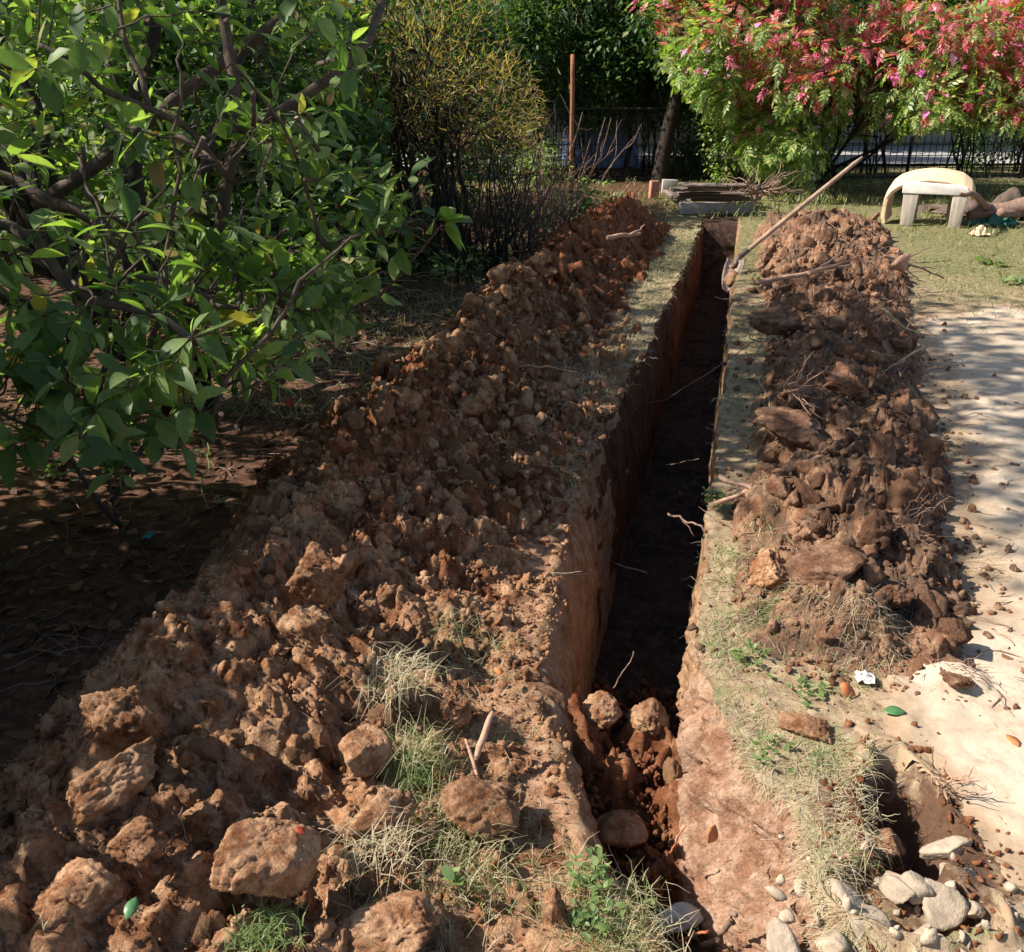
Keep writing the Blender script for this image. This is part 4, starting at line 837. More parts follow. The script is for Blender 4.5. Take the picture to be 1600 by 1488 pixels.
# ------------------------------------------------------------------ garden stool with beige cover
def stool():
    base = at(1450, 355, .0); base[2] = float(surf(base[:1], base[1:2])[0]); k = F / fwd(base); RZ = YAW - R(23); root = empty('garden_stool', base, RZ); root.scale = (.94, .94, .94)
    tag(root, 'weathered wooden garden stool with two broad front legs and a white front rail', 'stool')
    X = lambda px: (px - 1450) / k
    Z = lambda py: (355 - py) / k
    for a, b, c, d in ((1406, 1426, 1404, 1428), (1480, 1498, 1479, 1502)):
        V = [(X(a), 0, 0), (X(b), 0, 0), (X(b), .05, 0), (X(a), .05, 0), (X(c), 0, Z(300)), (X(d), 0, Z(300)), (X(d), .05, Z(300)), (X(c), .05, Z(300))]
        o = mesh('leg', V, [[(0, 3, 2, 1), (4, 5, 6, 7), (0, 1, 5, 4), (1, 2, 6, 5), (2, 3, 7, 6), (3, 0, 4, 7)]], M['oldwood'], root, smooth=False); bevel(o, .008)
        V2 = np.array(V) * [.86, 1, 1] + [0, .42, .0]; V2[4:, 2] += .04
        o = mesh('leg', V2, [[(0, 3, 2, 1), (4, 5, 6, 7), (0, 1, 5, 4), (1, 2, 6, 5), (2, 3, 7, 6), (3, 0, 4, 7)]], M['oldwood'], root, smooth=False); bevel(o, .008)
    prof = [(1402, 303), (1401, 292), (1405, 286), (1418, 284.5), (1486, 287), (1499, 290), (1503, 296), (1502, 303)]
    n = len(prof); V = [(X(a), -.012, Z(b)) for a, b in prof] + [(X(a), .06, Z(b)) for a, b in prof]
    Q = [(i, (i + 1) % n, n + (i + 1) % n, n + i)[::-1] for i in range(n)]
    o = mesh('rail', V, [np.array(Q), np.array([list(range(n))]), np.array([list(range(n, 2 * n))[::-1]])], M['whitepaint'], root, smooth=False); bevel(o, .01, 3)
    m = MB(); m.box((X(1452), .27, Z(296)), (X(1495) - X(1408), .42, .03)); o = m.build('seat', M['oldwood'], root, smooth=False); bevel(o, .006)
    # cover
    pr = np.array([(1377, 350), (1374, 335), (1375, 300), (1382, 286), (1394, 276), (1412, 269), (1440, 265), (1470, 266), (1494, 271), (1508, 280), (1514, 291)], float)
    t = np.linspace(0, len(pr) - 1, 60); px_ = np.interp(t, range(len(pr)), pr[:, 0]); py_ = np.interp(t, range(len(pr)), pr[:, 1]); nd = 22; V = []
    for j in range(nd):
        v = j / (nd - 1); y = .05 + .45 * v; s = 1 - .2 * max(0, v - .7) / .3
        for a, b in zip(px_, py_): V.append((X(a) * (1 - .1 * v), y, Z(b) * s + .05 * v - .03 - .10 * max(0, 1 - v / .45) ** 1.5 * min(1, Z(b) / .5)))
    V = np.array(V); V += (.014 * fbm(V * 4, 3, 700))[:, None] * np.array([[.4, .4, 1]]); i = np.arange(nd - 1)[:, None] * 60; j = np.arange(59)[None]
    c = mesh('stool_cover', V, [np.stack([i + j, i + j + 1, i + 60 + j + 1, i + 60 + j], -1).reshape(-1, 4)], M['cushion']); mm = c.modifiers.new('s', 'SOLIDIFY'); mm.thickness = .045; mm.offset = -1
    mm = c.modifiers.new('b', 'BEVEL'); mm.width = .014; mm.segments = 2; mm.limit_method = 'ANGLE'
    c.scale = (.94, .94, .94); c.location = base; c.rotation_euler = (0, 0, RZ); tag(c, 'arched beige padded cover draped over the wooden stool', 'cover')
stool()
def bare(loc, size, seed, nm, mat, label, cat, amp=.9, rz=0):
    o = crumple(nm, mat, loc, size, seed, 34, amp); o.rotation_euler = (0, 0, rz); return tag(o, label, cat)
bare(at(1540, 338), (1.3, 1.0, .42), 11, 'old_sacking', M['soildarkcloth'], 'dark brown crumpled sacking heaped behind the stool', 'sacking', rz=YAW)
bare(at(1548, 353), (.6, .3, .2), 12, 'plastic_netting', M['net'], 'crumpled dark green plastic netting on the grass right of the stool', 'netting', rz=YAW)
bare(at(1530, 368), (.2, .16, .12), 14, 'paper_scrap', M['cushion'], 'small pinkish beige scrap on the grass below the netting', 'scrap')
def log():
    a, b = at(1512, 338, .1), at(1625, 322, .22); root = empty('fallen_log', (a + b) / 2); o = (a + b) / 2
    tag(root, 'grey brown fallen log with a broken branch at the right edge', 'log'); m = MB(); m.tube(curve(a - o, b - o, 12, .06, 3), np.linspace(.06, .13, 12), 10); m.build('trunk', M['twig'], root)
    for k, (p, q) in enumerate([((1540, 330, .15), (1500, 303, .45)), ((1560, 330, .2), (1620, 335, .1))]):
        m = MB(); m.tube(curve(at(*p) - o, at(*q) - o, 8, .1, k), np.linspace(.05, .02, 8), 7); m.build('branch', M['twig'], root)
log()
def planks():
    rs = np.random.RandomState(3); c = at(1115, 318, .0); k = F / fwd(c)
    def brd(pa, pb, z, wd, th, label, mat='board', nm='wooden_board', cat='board', group='stacked boards at the far end of the trench'):
        a, b = at(*pa, z), at(*pb, z); mid = (a + b) / 2; d = b - a; L = np.linalg.norm(d); m = MB(); m.box((0, 0, 0), (L, wd, th), jit=.004, rng=rs)
        o = m.build(nm, M[mat], smooth=False); bevel(o, .005); o.location = mid; o.rotation_euler = (rs.uniform(-.03, .03), rs.uniform(-.02, .02), math.atan2(d[1], d[0])); return tag(o, label, cat, group)
    brd((1062, 326), (1176, 324), .07, .12, .14, 'grey concrete kerb slab lying across the far end of the trench', 'concrete', 'kerb_slab', 'slab', None)
    brd((1050, 308), (1160, 306), .16, .2, .03, 'dark board lying lowest in the stack behind the kerb slab')
    brd((1070, 301), (1175, 303), .21, .16, .03, 'weathered board lying second from the bottom, slightly to the right')
    brd((1048, 297), (1150, 295), .26, .2, .03, 'grey board third in the stack with its end towards the bricks')
    brd((1075, 292), (1190, 295), .31, .14, .028, 'narrow bleached board near the top of the stack')
    brd((1060, 288), (1165, 290), .35, .18, .03, 'topmost wide board of the stack')
    brd((1058, 303), (1182, 301), .19, .26, .03, 'dark brown board just under the middle of the stack, its right end sticking out')
    brd((1066, 290), (1170, 289), .37, .26, .025, 'pale sunlit board lying flat over the back of the stack')
    brd((1080, 312), (1185, 310), .1, .2, .05, 'thick dark timber at the bottom of the stack right behind the kerb slab')
    brd((1040, 300), (1075, 318), .12, .08, .05, 'short pale timber offcut slanting down beside the bricks')
    for (px, py, z, sz, mt, lb) in ((1021, 312, .0, (.13, .09, .25), 'brick', 'red brick standing upright beside the boards'), (1045, 303, .0, (.22, .12, .2), 'concrete', 'grey concrete block behind the upright red brick'), (1178, 318, .0, (.1, .08, .2), 'brick', 'dark red brick standing at the right end of the kerb slab')):
        q = at(px, py, z); q[2] = float(G(q[:1], q[1:2])[0]) + sz[2] / 2; m = MB(); m.box((0, 0, 0), sz, jit=.004, rng=rs); o = m.build('brick' if mt == 'brick' else 'concrete_block', M[mt], smooth=False); bevel(o, .006); o.location = q; o.rotation_euler = (0, .03, YAW + rs.uniform(-.3, .3)); tag(o, lb, 'brick' if mt == 'brick' else 'block')
planks()
def stake():
    b = at(892, 300); D = np.linalg.norm(b[:2]); r = ray(895, 85); top = r * (D / np.linalg.norm(r[:2])) + [0, 0, 1.6]
    m = MB(); m.tube(curve(b - [0, 0, .2], top, 10, .01, 3), .033, 8); o = m.build('metal_stake', M['rust']); tag(o, 'tall thin rusty stake standing upright in front of the fence', 'stake')
stake()

# ------------------------------------------------------------------ fence, road, wall, tarpaulin, pole
FA, FB = np.array([-9.0, 14.2]), np.array([8.5, 19.6])
def fence():
    root = empty('wire_fence', (FA[0], FA[1], 0)); tag(root, 'low dark wire mesh fence running behind the garden in front of the road', 'fence'); d = unit(FB - FA); L = np.linalg.norm(FB - FA); nb = 9; o = np.array([FA[0], FA[1], 0])
    for k in range(nb + 1):
        p = d * L * k / nb; m = MB(); m.tube([(p[0], p[1], -.1), (p[0], p[1], 1.3)], .03, 8); m.build('post', M['darkmetal'], root)
    for k in range(nb):
        m = MB(); a = L * k / nb; bl = L / nb
        for i in range(1, 18): p = d * (a + bl * i / 18); m.tube([(p[0], p[1], .03), (p[0], p[1], 1.15)], .007, 4, False)
        for z in (.05, .2, .4, .6, .8, 1.0, 1.15): p, q = d * a, d * (a + bl); m.tube([(p[0], p[1], z), (q[0], q[1], z)], .007 if z not in (.05, 1.15) else .018, 4, False)
        m.build('wire_panel', M['darkmetal'], root)
fence()
def slabm(name, pts, z, mat, kind=None, label=None, cat=None):
    o = mesh(name, [(a, b, z) for a, b in pts], [[list(range(len(pts)))]], mat, smooth=False); return tag(o, label, cat, kind=kind)
dn = np.array([-(FB - FA)[1], (FB - FA)[0]]); dn = dn / np.linalg.norm(dn)
rd = [FA + dn * 2.6 + (FA - FB) * .8, FB + dn * 2.6 + (FB - FA) * .8, FB + dn * 8 + (FB - FA) * .8, FA + dn * 8 + (FA - FB) * .8]
slabm('road', [tuple(p) for p in rd], .05, M['asphalt'], 'structure')
def wall():
    a, b = FA + dn * 9.3 + (FB - FA) * .35, FB + dn * 9.3 + (FB - FA) * .3; d = b - a; L = np.linalg.norm(d); m = MB(); m.box((0, 0, .65), (L, .2, 1.3)); m.box((0, 0, 1.33), (L + .02, .28, .07)); o = m.build('garden_wall', M['plaster'], smooth=False)
    o.location = (*((a + b) / 2), 0); o.rotation_euler = (0, 0, math.atan2(d[1], d[0])); tag(o, 'low pale plastered wall across the road seen between dark stems', 'wall')
wall()
def tarp():
    q = dp(935, 244, 18.5); root_z = 0.0; n = 40; u = np.linspace(-1, 1, n); X, Y2 = np.meshgrid(u, u); r = np.maximum(np.abs(X), np.abs(Y2)); p = P3(X.ravel() * 2, Y2.ravel() * 2)
    z = (1 - sstep(.62, .8, r)) * 1.05; V = np.stack([X.ravel() * .95, Y2.ravel() * .7, z.ravel() + .06 * fbm(p, 3, 800)], 1); V[:, :2] += .05 * vn(P3(X.ravel() * 3, Y2.ravel() * 3, z.ravel() * 3), 801)[:, None]
    i = np.arange(n - 1)[:, None] * n; j = np.arange(n - 1)[None]; o = mesh('tarpaulin', V, [np.stack([i + j, i + j + 1, i + n + j + 1, i + n + j], -1).reshape(-1, 4)], M['tarp'])
    o.location = (q[0], q[1], 0); o.rotation_euler = (0, 0, .3); tag(o, 'lavender blue tarpaulin over a load behind the wire fence', 'tarpaulin')
tarp()
def pole():
    q = dp(1036, 20, 21); m = MB(); m.tube([(q[0], q[1], 0), (q[0], q[1], 6.5)], [.075, .055], 10); o = m.build('utility_pole', M['concrete']); tag(o, 'pale grey pole rising behind the dark trees above the trench', 'pole')
pole()

# ------------------------------------------------------------------ vegetation
def sprays(rs, centers, per, sig, radial=None):
    P = np.repeat(centers, per, 0); off = rs.normal(0, 1, P.shape) * sig; return P + off, off
def crown(name, c, rad, nclump, per, sig, kind, L, wr, mat, label, seed, trunk=None, group=None, cat='tree', base=None, stems=1, stem_r=.05, stem_h=None, zmin=.1, hollow=.35, limb=14, droop=.25, extra=None, matk='bark_dark', flt=None, tname='trunk'):
    """tree or shrub: trunk(s), limbs reaching to leaf clumps, leaves in clumps with gaps"""
    rs = np.random.RandomState(seed); c = np.array(c, float); rad = np.array(rad, float); cen = []
    while len(cen) < nclump:
        q = rs.uniform(-1, 1, 3); r = np.linalg.norm(q)
        if r > 1.05 or r < hollow * rs.rand(): continue
        if fbm(np.array([q * 1.9 + seed]), 2, seed)[0] < -.12: continue
        p = c + q * rad
        if p[2] < zmin: continue
        if flt is not None and not flt(p): continue
        cen.append(p)
    cen = np.array(cen); b = np.array(base if base is not None else (c[0], c[1], 0.0)); b[2] = float(surf(b[:1], b[1:2])[0]) - .03 if b[1] < 12 else 0
    root = empty(name, b); tag(root, label, cat, group)
    sh = stem_h or c[2]; ends = []
    for k in range(stems):
        m = MB(); off = rs.normal(0, .12 if stems > 1 else .0, 2) * (1 + .05 * stems); lean = rs.normal(0, .3 if stems > 1 else .08, 2) * rad[:2]
        top = np.array([c[0] - b[0] + lean[0], c[1] - b[1] + lean[1], sh * rs.uniform(.8, 1.2)]); p = curve((off[0], off[1], 0), top, 9, .1, seed + k)
        m.tube(p, np.linspace(stem_r, stem_r * .35, 9) * rs.uniform(.7, 1.2), 7, False); ends.append(p)
        lim = MB()
        for t in range(max(1, limb // stems)):
            q = cen[rs.randint(len(cen))] - b; j = rs.randint(4, 9); lim.tube(curve(p[j], q, 8, .18, seed * 7 + k * 31 + t), np.linspace(stem_r * .4, stem_r * .08, 8), 5, False)
        o = m.build(tname if stems == 1 else 'stem', M[matk], root)
        if lim.V: lim.build('branch', M[matk], root if stems == 1 else o)
    P, off = sprays(rs, cen, per, sig); 
    if flt is not None: kk = np.array([bool(flt(q)) for q in P]); P = P[kk]; off = off[kk]
    kk = P[:, 2] > zmin * .6; P = P[kk]; off = off[kk]
    D = unit(unit(off) + unit(P - c) * .5 + rs.normal(0, .5, P.shape) + np.array([0, 0, -droop])); U = np.tile([0, 0, 1.0], (len(P), 1)) + rs.normal(0, .35, P.shape)
    Ls = L * rs.uniform(.6, 1.25, len(P))
    if extra:
        s = extra(P, rs); 
        for nm, mk, sel, kd, ll, ww in s:
            if sel.sum(): leafmesh(nm, kd, P[sel] - b, D[sel], U[sel], Ls[sel] * ll, ww, M[mk], root)
    else: leafmesh('crown', kind, P - b, D, U, Ls, wr, M[mat], root)
    return root

# -- big broad-leaved shrub on the left
BX = [-4000, 0, 100, 200, 280, 340, 400, 480, 545, 600, 650, 720, 765, 800]; BV = [700, 600, 565, 560, 640, 690, 650, 600, 520, 410, 335, 235, 200, -200]
def shrub_ok(p, margin=0):
    px, py, fw_ = proj(np.array([p])); px, py, fw_ = px[0], py[0], fw_[0]
    if fw_ > .1 and px > -60:
        if py > 800 or px > np.interp(py, BX, BV) + margin: return False
        if fw_ < 2.35: return False
    lim = (-1.24 - p[0]) * .93 + .3 + max(0, (p[1] + (p[2] - .3) * .3 - 3.0)) * 3.5
    return p[2] < lim and p[2] > .12
def big_shrub():
    rs = np.random.RandomState(12); base = np.array([-2.9, 4.0, 0.0]); root = empty('broadleaf_shrub', base)
    tag(root, 'large green broad-leaved shrub with pruned branches overhanging the left heap', 'shrub')
    D3 = lambda l: np.array([dp(*q) for q in l])
    mains = [([(290, 560, 4.6), (305, 470, 4.3), (335, 400, 4.1), (352, 290, 4.0), (378, 190, 3.9), (352, 60, 3.9), (345, -60, 3.8), (380, -300, 3.8)], .034),
             ([(300, 500, 4.4), (230, 420, 4.0), (120, 330, 3.9), (60, 300, 3.9), (-60, 260, 3.9), (-200, 150, 3.9)], .034),
             ([(60, 320, 4.3), (150, 260, 4.2), (230, 190, 4.2), (330, 110, 4.2), (440, 30, 4.1), (520, -90, 4.1), (600, -400, 4.2)], .034),
             ([(378, 200, 3.9), (440, 175, 3.9), (520, 120, 3.9), (585, 55, 4.0), (600, 0, 4.1), (640, -150, 4.2)], .026),
             ([(370, 290, 3.6), (300, 195, 3.4), (240, 165, 3.3), (150, 130, 3.2), (95, 92, 3.1), (60, 70, 3.1)], .014),
             ([(240, 165, 3.3), (215, 110, 3.3), (190, 50, 3.3), (180, -60, 3.3)], .012),
             ([(-60, 340, 3.2), (30, 365, 3.1), (75, 400, 3.0), (115, 440, 2.9), (160, 470, 2.9), (240, 495, 2.9), (300, 540, 2.9)], .022),
             ([(110, 420, 2.9), (125, 445, 2.8), (142, 467, 2.75)], .007),
             ([(360, 520, 4.2), (450, 400, 4.0), (560, 372, 3.9), (650, 350, 3.8), (680, 362, 3.7)], .016),
             ([(520, 520, 4.0), (600, 455, 3.9), (640, 410, 3.8), (678, 365, 3.7)], .012),
             ([(295, 450, 3.4), (340, 478, 3.3), (390, 484, 3.3), (428, 483, 3.3)], .009),
             ([(180, 830, 3.5), (140, 745, 3.2), (90, 690, 3.0), (32, 655, 2.9), (-60, 600, 2.9)], .009),
             ([(180, 835, 3.5), (165, 730, 3.4), (140, 640, 3.3), (120, 560, 3.3), (90, 500, 3.2)], .006),
             ([(240, 720, 3.4), (235, 600, 3.4), (180, 500, 3.3), (160, 380, 3.3), (150, 340, 3.3)], .006),
             ([(280, 210, 3.3), (330, 245, 3.2), (345, 255, 3.2)], .008), ([(122, 245, 3.3), (140, 300, 3.2), (165, 380, 3.1), (180, 500, 3.1)], .006),
             ([(400, 600, 3.6), (300, 660, 3.3), (240, 700, 3.2)], .006), ([(366, 666, 3.1), (320, 672, 3.1), (230, 690, 3.1), (130, 640, 3.0)], .006)]
    g0 = [(-2.9, 4.0, 0), (-3.0, 3.9, .0), (-2.8, 4.2, 0)]
    mm = MB(); ln = dp(290, 560, 4.6) - base
    for k, off in enumerate(((0, 0), (-.15, .1), (.2, .15))):
        mm.tube(curve(np.array([off[0], off[1], -.05]), ln + np.array([off[0], off[1], 0]) * .3, 9, .12, k + 3), np.linspace(.06, .035, 9), 8, False)
    mm.build('trunk', M['bark_dark'], root); segs = []; ends = []
    for pts, r in mains:
        p = D3(pts); t = np.linspace(0, len(p) - 1, 5 * len(p)); from_ = np.stack([np.interp(t, range(len(p)), p[:, i]) for i in range(3)], 1)
        from_[1:-1] = (from_[:-2] + 2 * from_[1:-1] + from_[2:]) / 4; from_ += fbm(from_ * 6, 2, 900)[:, None] * .02
        m = MB(); m.tube(from_ - base, np.linspace(r, r * .55, len(t)), 8); m.build('branch', M['bark'], root); segs += list(from_); ends.append((from_[-1], r * .55, unit(from_[-1] - from_[-2])))
    # off-frame scaffold so that the canopy above and to the left hangs on wood
    for k in range(16):
        a = np.array([-3.0, 4.0, .4]); e = np.array([rs.uniform(-5.6, -2.2), rs.uniform(.9, 7.2), rs.uniform(1.2, 4.0)])
        if not shrub_ok(e): continue
        p = curve(a, e, 12, .12, 50 + k)
        if not all(shrub_ok(q) or i < 3 for i, q in enumerate(p)): continue
        m = MB(); m.tube(p - base, np.linspace(.04, .012, 12), 7, False); m.build('branch', M['bark_dark'], root); segs += list(p)
    hb = np.random.RandomState(31)
    for k in range(26):       # bare arching branches, mostly reaching right towards the heap
        j = hb.randint(len(segs)); a = segs[j]; e = dp(hb.uniform(60, 640), hb.uniform(60, 600), hb.uniform(2.9, 3.9)); L_ = np.linalg.norm(e - a)
        if L_ > 1.4 or not shrub_ok(e): continue
        p = curve(a, e, 12, .14, 300 + k); p[:, 2] += np.sin(np.linspace(0, math.pi, 12)) * .12 * L_; m = MB(); m.tube(p - base, np.linspace(.010, .004, 12), 6); m.build('branch', M['bark'], root)
    segs = np.array(segs)
    tips = []
    # foliage points that the photograph shows clearly
    heroes = [(20, 560, 2.75), (60, 620, 2.8), (100, 590, 2.7), (140, 560, 2.75), (150, 640, 2.65), (200, 610, 2.65), (180, 700, 2.75), (185, 740, 2.8), (240, 600, 2.75), (270, 540, 2.9), (60, 500, 2.8), (10, 700, 2.8), (215, 560, 2.8), (40, 540, 2.8), (100, 560, 2.85),
              (400, 550, 3.2), (440, 560, 3.2), (480, 555, 3.2), (430, 505, 3.3), (470, 490, 3.3), (350, 510, 3.1), (300, 560, 3.0), (280, 350, 2.9), (100, 360, 2.8), (70, 340, 2.9), (150, 340, 2.9), (20, 290, 2.9), (50, 90, 2.9), (50, 110, 2.8), (195, 200, 3.0), (195, 290, 3.0), (130, 60, 3.0), (240, 250, 3.1), (280, 270, 3.1),
              (680, 340, 3.7), (700, 345, 3.7), (570, 290, 3.7), (550, 225, 3.7), (400, 380, 3.4), (440, 400, 3.4), (480, 430, 3.4), (370, 360, 3.4), (500, 400, 3.5), (550, 400, 3.6), (590, 380, 3.6), (380, 120, 3.3), (400, 50, 3.4), (470, 20, 3.5), (330, 20, 3.3), (0, 400, 2.9), (20, 470, 2.8), (260, 480, 3.0), (310, 620, 3.1), (220, 650, 2.9), (120, 500, 2.9)]
    hr = np.random.RandomState(77)
    heroes += [(hr.uniform(300, 560), hr.uniform(380, 560), hr.uniform(3.2, 3.9)) for _ in range(46)] + [(hr.uniform(0, 300), hr.uniform(430, 700), hr.uniform(2.8, 3.4)) for _ in range(40)] + [(hr.uniform(380, 640), hr.uniform(150, 440), hr.uniform(3.4, 4.2)) for _ in range(30)]
    heroes = [q for q in heroes if q[0] < np.interp(q[1], BX, BV) + 15]
    for q in heroes: tips.append(dp(*q))
    nh = len(tips); c = 0
    while len(tips) < nh + 1250:
        p = np.array([rs.uniform(-5.8, -1.2), rs.uniform(.6, 7.6), rs.uniform(.2, 4.3)])
        e = ((p[0] + 3.3) / 2.5) ** 2 + ((p[1] - 4.2) / 3.6) ** 2 + ((p[2] - 1.9) / 2.5) ** 2
        if e > 1 or not shrub_ok(p, rs.uniform(-60, 0)): continue
        if proj(p[None])[2][0] < 3.3 and p[2] < 2.1 and rs.rand() < .75: continue
        if p[2] > 2.1 and rs.rand() < .4: continue
        if fbm(np.array([p * 1.6]), 2, 910)[0] < -.10: continue
        tips.append(p)
    tips = np.array(tips); tw = MB(); cutV = MB(); P = []; D = []; U = []; L = []
    for i, t in enumerate(tips):
        d2 = np.sum((segs - t) ** 2, 1) + np.maximum(0, segs[:, 2] - t[2]) * .3; j = int(np.argmin(d2)); a = segs[j]; ds = np.linalg.norm(t - a)
        if ds > 1.0: a = t + (a - t) * (.5 / ds)
        n = 7; p = curve(a, t, n, .16, i); r = .0042 if i < nh else .0036; tw.tube(p - base, np.linspace(r, r * .45, n), 5, False)
        ax = unit(p[-1] - p[-3]); nl = rs.randint(5, 9); ph = rs.rand() * 6.28
        s1 = unit(np.cross(ax, [0.2, .1, 1])); s2 = np.cross(ax, s1)
        for k in range(nl):
            f = 1 - .55 * k / nl * rs.uniform(.6, 1.2); o = p[0] + (p[-1] - p[0]) * 0; idx = f * (n - 1); o = np.array([np.interp(idx, range(n), p[:, q]) for q in range(3)])
            if ds > .45: o = t - (t - o) * .45 / ds * .9
            an = ph + k * 2.4; rad_ = s1 * math.cos(an) + s2 * math.sin(an); d = unit(ax * rs.uniform(.15, .7) + rad_ + np.array([0, 0, -.15]) + rs.normal(0, .15, 3))
            ll = rs.uniform(.05, .135) * (1.0 if i < nh else .95)
            P.append(o + d * .012); D.append(d); U.append(np.array([0, 0, 1.0]) + rs.normal(0, .35, 3) + ax * .3); L.append(ll); tw.tube([o - base, o + d * .03 - base], [.0012, .001], 4, False)
    tw.build('twigs', M['bark'], root); P, D, U, L = map(np.array, (P, D, U, L)); leafmesh('foliage', 'broad', P - base, D, U, L, .5, M['broad'], root)
    # pruned stubs with pale cut faces
    rsx = np.random.RandomState(9)
    cuts = [(352, 33), (26, 132), (130, 230), (318, 215), (310, 122), (463, 184), (475, 280), (449, 358), (142, 468), (424, 461), (41, 502), (98, 492), (99, 392), (118, 393), (414, 584), (432, 503), (345, 647), (257, 704), (367, 667), (345, 255), (395, 145), (60, 355), (248, 438), (506, 530), (8, 525), (200, 235), (230, 30), (520, 95)]
    for k, (px, py) in enumerate(cuts):
        dep = 2.9 + .5 * rsx.rand() if px < 400 else 3.4; e = dp(px, py, dep); toc = unit(np.array([0, 0, 1.6]) - e); d = unit(toc * .8 + rsx.normal(0, .45, 3)); r = rsx.uniform(.006, .010)
        a = e - d * rsx.uniform(.06, .16) + rsx.normal(0, .03, 3); stub = MB(); cutV = MB(); stub.tube(np.array([a, (a + e) / 2 + rsx.normal(0, .006, 3), e]) - base, [r * 1.1, r, r], 8, True)
        s1 = unit(np.cross(d, [0, .3, 1])); s2 = np.cross(d, s1); an = np.arange(10) * .6283; V = e + d * .0008 + r * .92 * (np.cos(an)[:, None] * s1 + np.sin(an)[:, None] * s2) - base; cutV.add(V, [np.arange(10)[None]])
        so_ = stub.build('pruned_stub', M['bark'], root); cutV.build('cut_face', M['cutwood'], so_, smooth=False)
big_shrub()

crown('shade_shrub', (-3.3, .5, 1.1), (1.35, 2.3, 1.6), 480, 26, .16, 'broad', .13, .55, 'broad', 'unseen dense shrub beyond the left edge, shaped to shade the dark mulch', 18, cat='shrub', base=(-3.7, .6, 0), stems=5, stem_r=.03, stem_h=1.4, zmin=.1, limb=30, hollow=0,
      flt=lambda p: p[2] < (-1.12 - p[0]) * .93 + .25 and proj(np.array([p]))[0][0] * np.sign(proj(np.array([p]))[2][0]) < -60)  # unseen shrub, crown cut to set the shadow edge on the heap
# -- tall tree left of the picture: its open crown throws the dappled shade over trench, heap and path
crown('shade_tree', (-4.6, 4.0, 5.0), (1.9, 2.4, 1.7), 150, 22, .2, 'broad', .13, .55, 'broad', 'tall open crowned tree beyond the left edge behind the broad-leaved shrub', 17, base=(-5.6, 4.2, 0), stem_r=.11, stem_h=5.2, zmin=3, limb=40)
# -- half dead conifer bush behind it
def drybush():
    def flt(p):
        px, py, fw_ = proj(np.array([p])); return px[0] < np.interp(py[0], [-500, 0, 60, 150, 250, 330, 420], [780, 780, 800, 850, 850, 830, 800])
    def ex(P, rs):
        h = P[:, 2]; a = rs.rand(len(P)); return [('crown', 'thuja', a > .12, 'needle', 1.0, .12), ('green_sprays', 'hedge', a <= .12, 'needle', 1.2, .2)]
    crown('dry_conifer_bush', (-3.0, 8.7, 1.55), (1.45, 1.2, 1.4), 170, 55, .11, 'needle', .08, .1, 'thuja', 'half dead brown and yellow conifer bush with dark bare stems at its foot', 21, cat='bush', base=(-2.75, 8.5, 0), stems=16, stem_r=.028, stem_h=1.7, zmin=.95, limb=150, droop=-.3, extra=ex, flt=flt)
drybush()
def stems_only(name, c, n, h, spread, r, mat, label, seed, lean=.35, group=None, cat='bush'):
    rs = np.random.RandomState(seed); b = np.array([c[0], c[1], float(surf(np.array([c[0]]), np.array([c[1]]))[0])]); m = MB()
    for k in range(n):
        a = np.array([rs.normal(0, spread), rs.normal(0, spread), -.02]); e = a + np.array([rs.normal(0, lean), rs.normal(0, lean), h * rs.uniform(.4, 1.1)]); p = curve(a, e, 8, .12, seed + k); m.tube(p, np.linspace(r, r * .3, 8) * rs.uniform(.5, 1.2), 5, False)
        for j in range(3):
            i = rs.randint(3, 7); m.tube(curve(p[i], p[i] + rs.normal(0, .15, 3) + [0, 0, .12], 5, .2, k * 3 + j), np.linspace(r * .35, r * .15, 5), 4, False)
    o = m.build(name, M[mat]); o.location = b; return tag(o, label, cat, group)
stems_only('bare_twiggy_bush', (-2.15, 7.9), 60, 1.1, .16, .012, 'bark_dark', 'tangle of dark bare upright stems at the near foot of the dry bush', 3)
stems_only('bare_twiggy_bush', (-2.0, 9.4), 40, 1.2, .2, .012, 'twig', 'grey leafless twigs rising between the dry bush and the rusty stake', 5)

# -- shrubs behind the broad-leaved one
grp = 'green shrubs behind the broad-leaved shrub'
crown('dense_shrub', (-3.7, 7.1, 1.15), (1.15, 1.5, 1.1), 200, 60, .12, 'small', .1, .7, 'hedge', 'dense dark shrub added between the broad-leaved shrub and the dry bush for shade', 29, cat='shrub', stems=5, stem_r=.03, zmin=.1, limb=20, hollow=0, flt=lambda p: proj(np.array([p]))[0][0] < 600)  # added to cast shade over the far part of the left heap
for k, (x, y, rx, rz_, lb) in enumerate([(-5.2, 8.2, 1.5, 1.6, 'bright yellow green shrub glimpsed through the branches at the top left'), (-7.4, 7.0, 1.6, 1.8, 'green shrub at the far left behind the big leaves'), (-4.3, 11.2, 1.5, 1.9, 'green shrub behind the dry bush on its left side'), (-6.6, 11.5, 1.8, 2.2, 'tall green shrub in the gap between the left branches'), (-9.0, 10.5, 2.0, 2.4, 'dark green shrub at the left edge far behind')]):
    crown('green_shrub', (x, y, rz_ * .85), (rx, rx, rz_), 130, 60, .16, 'small', .11, .7, 'vine_green' if k in (0, 3) else 'hedge', lb, 30 + k, cat='shrub', group=grp, stems=5, stem_r=.03, zmin=.15, limb=15)
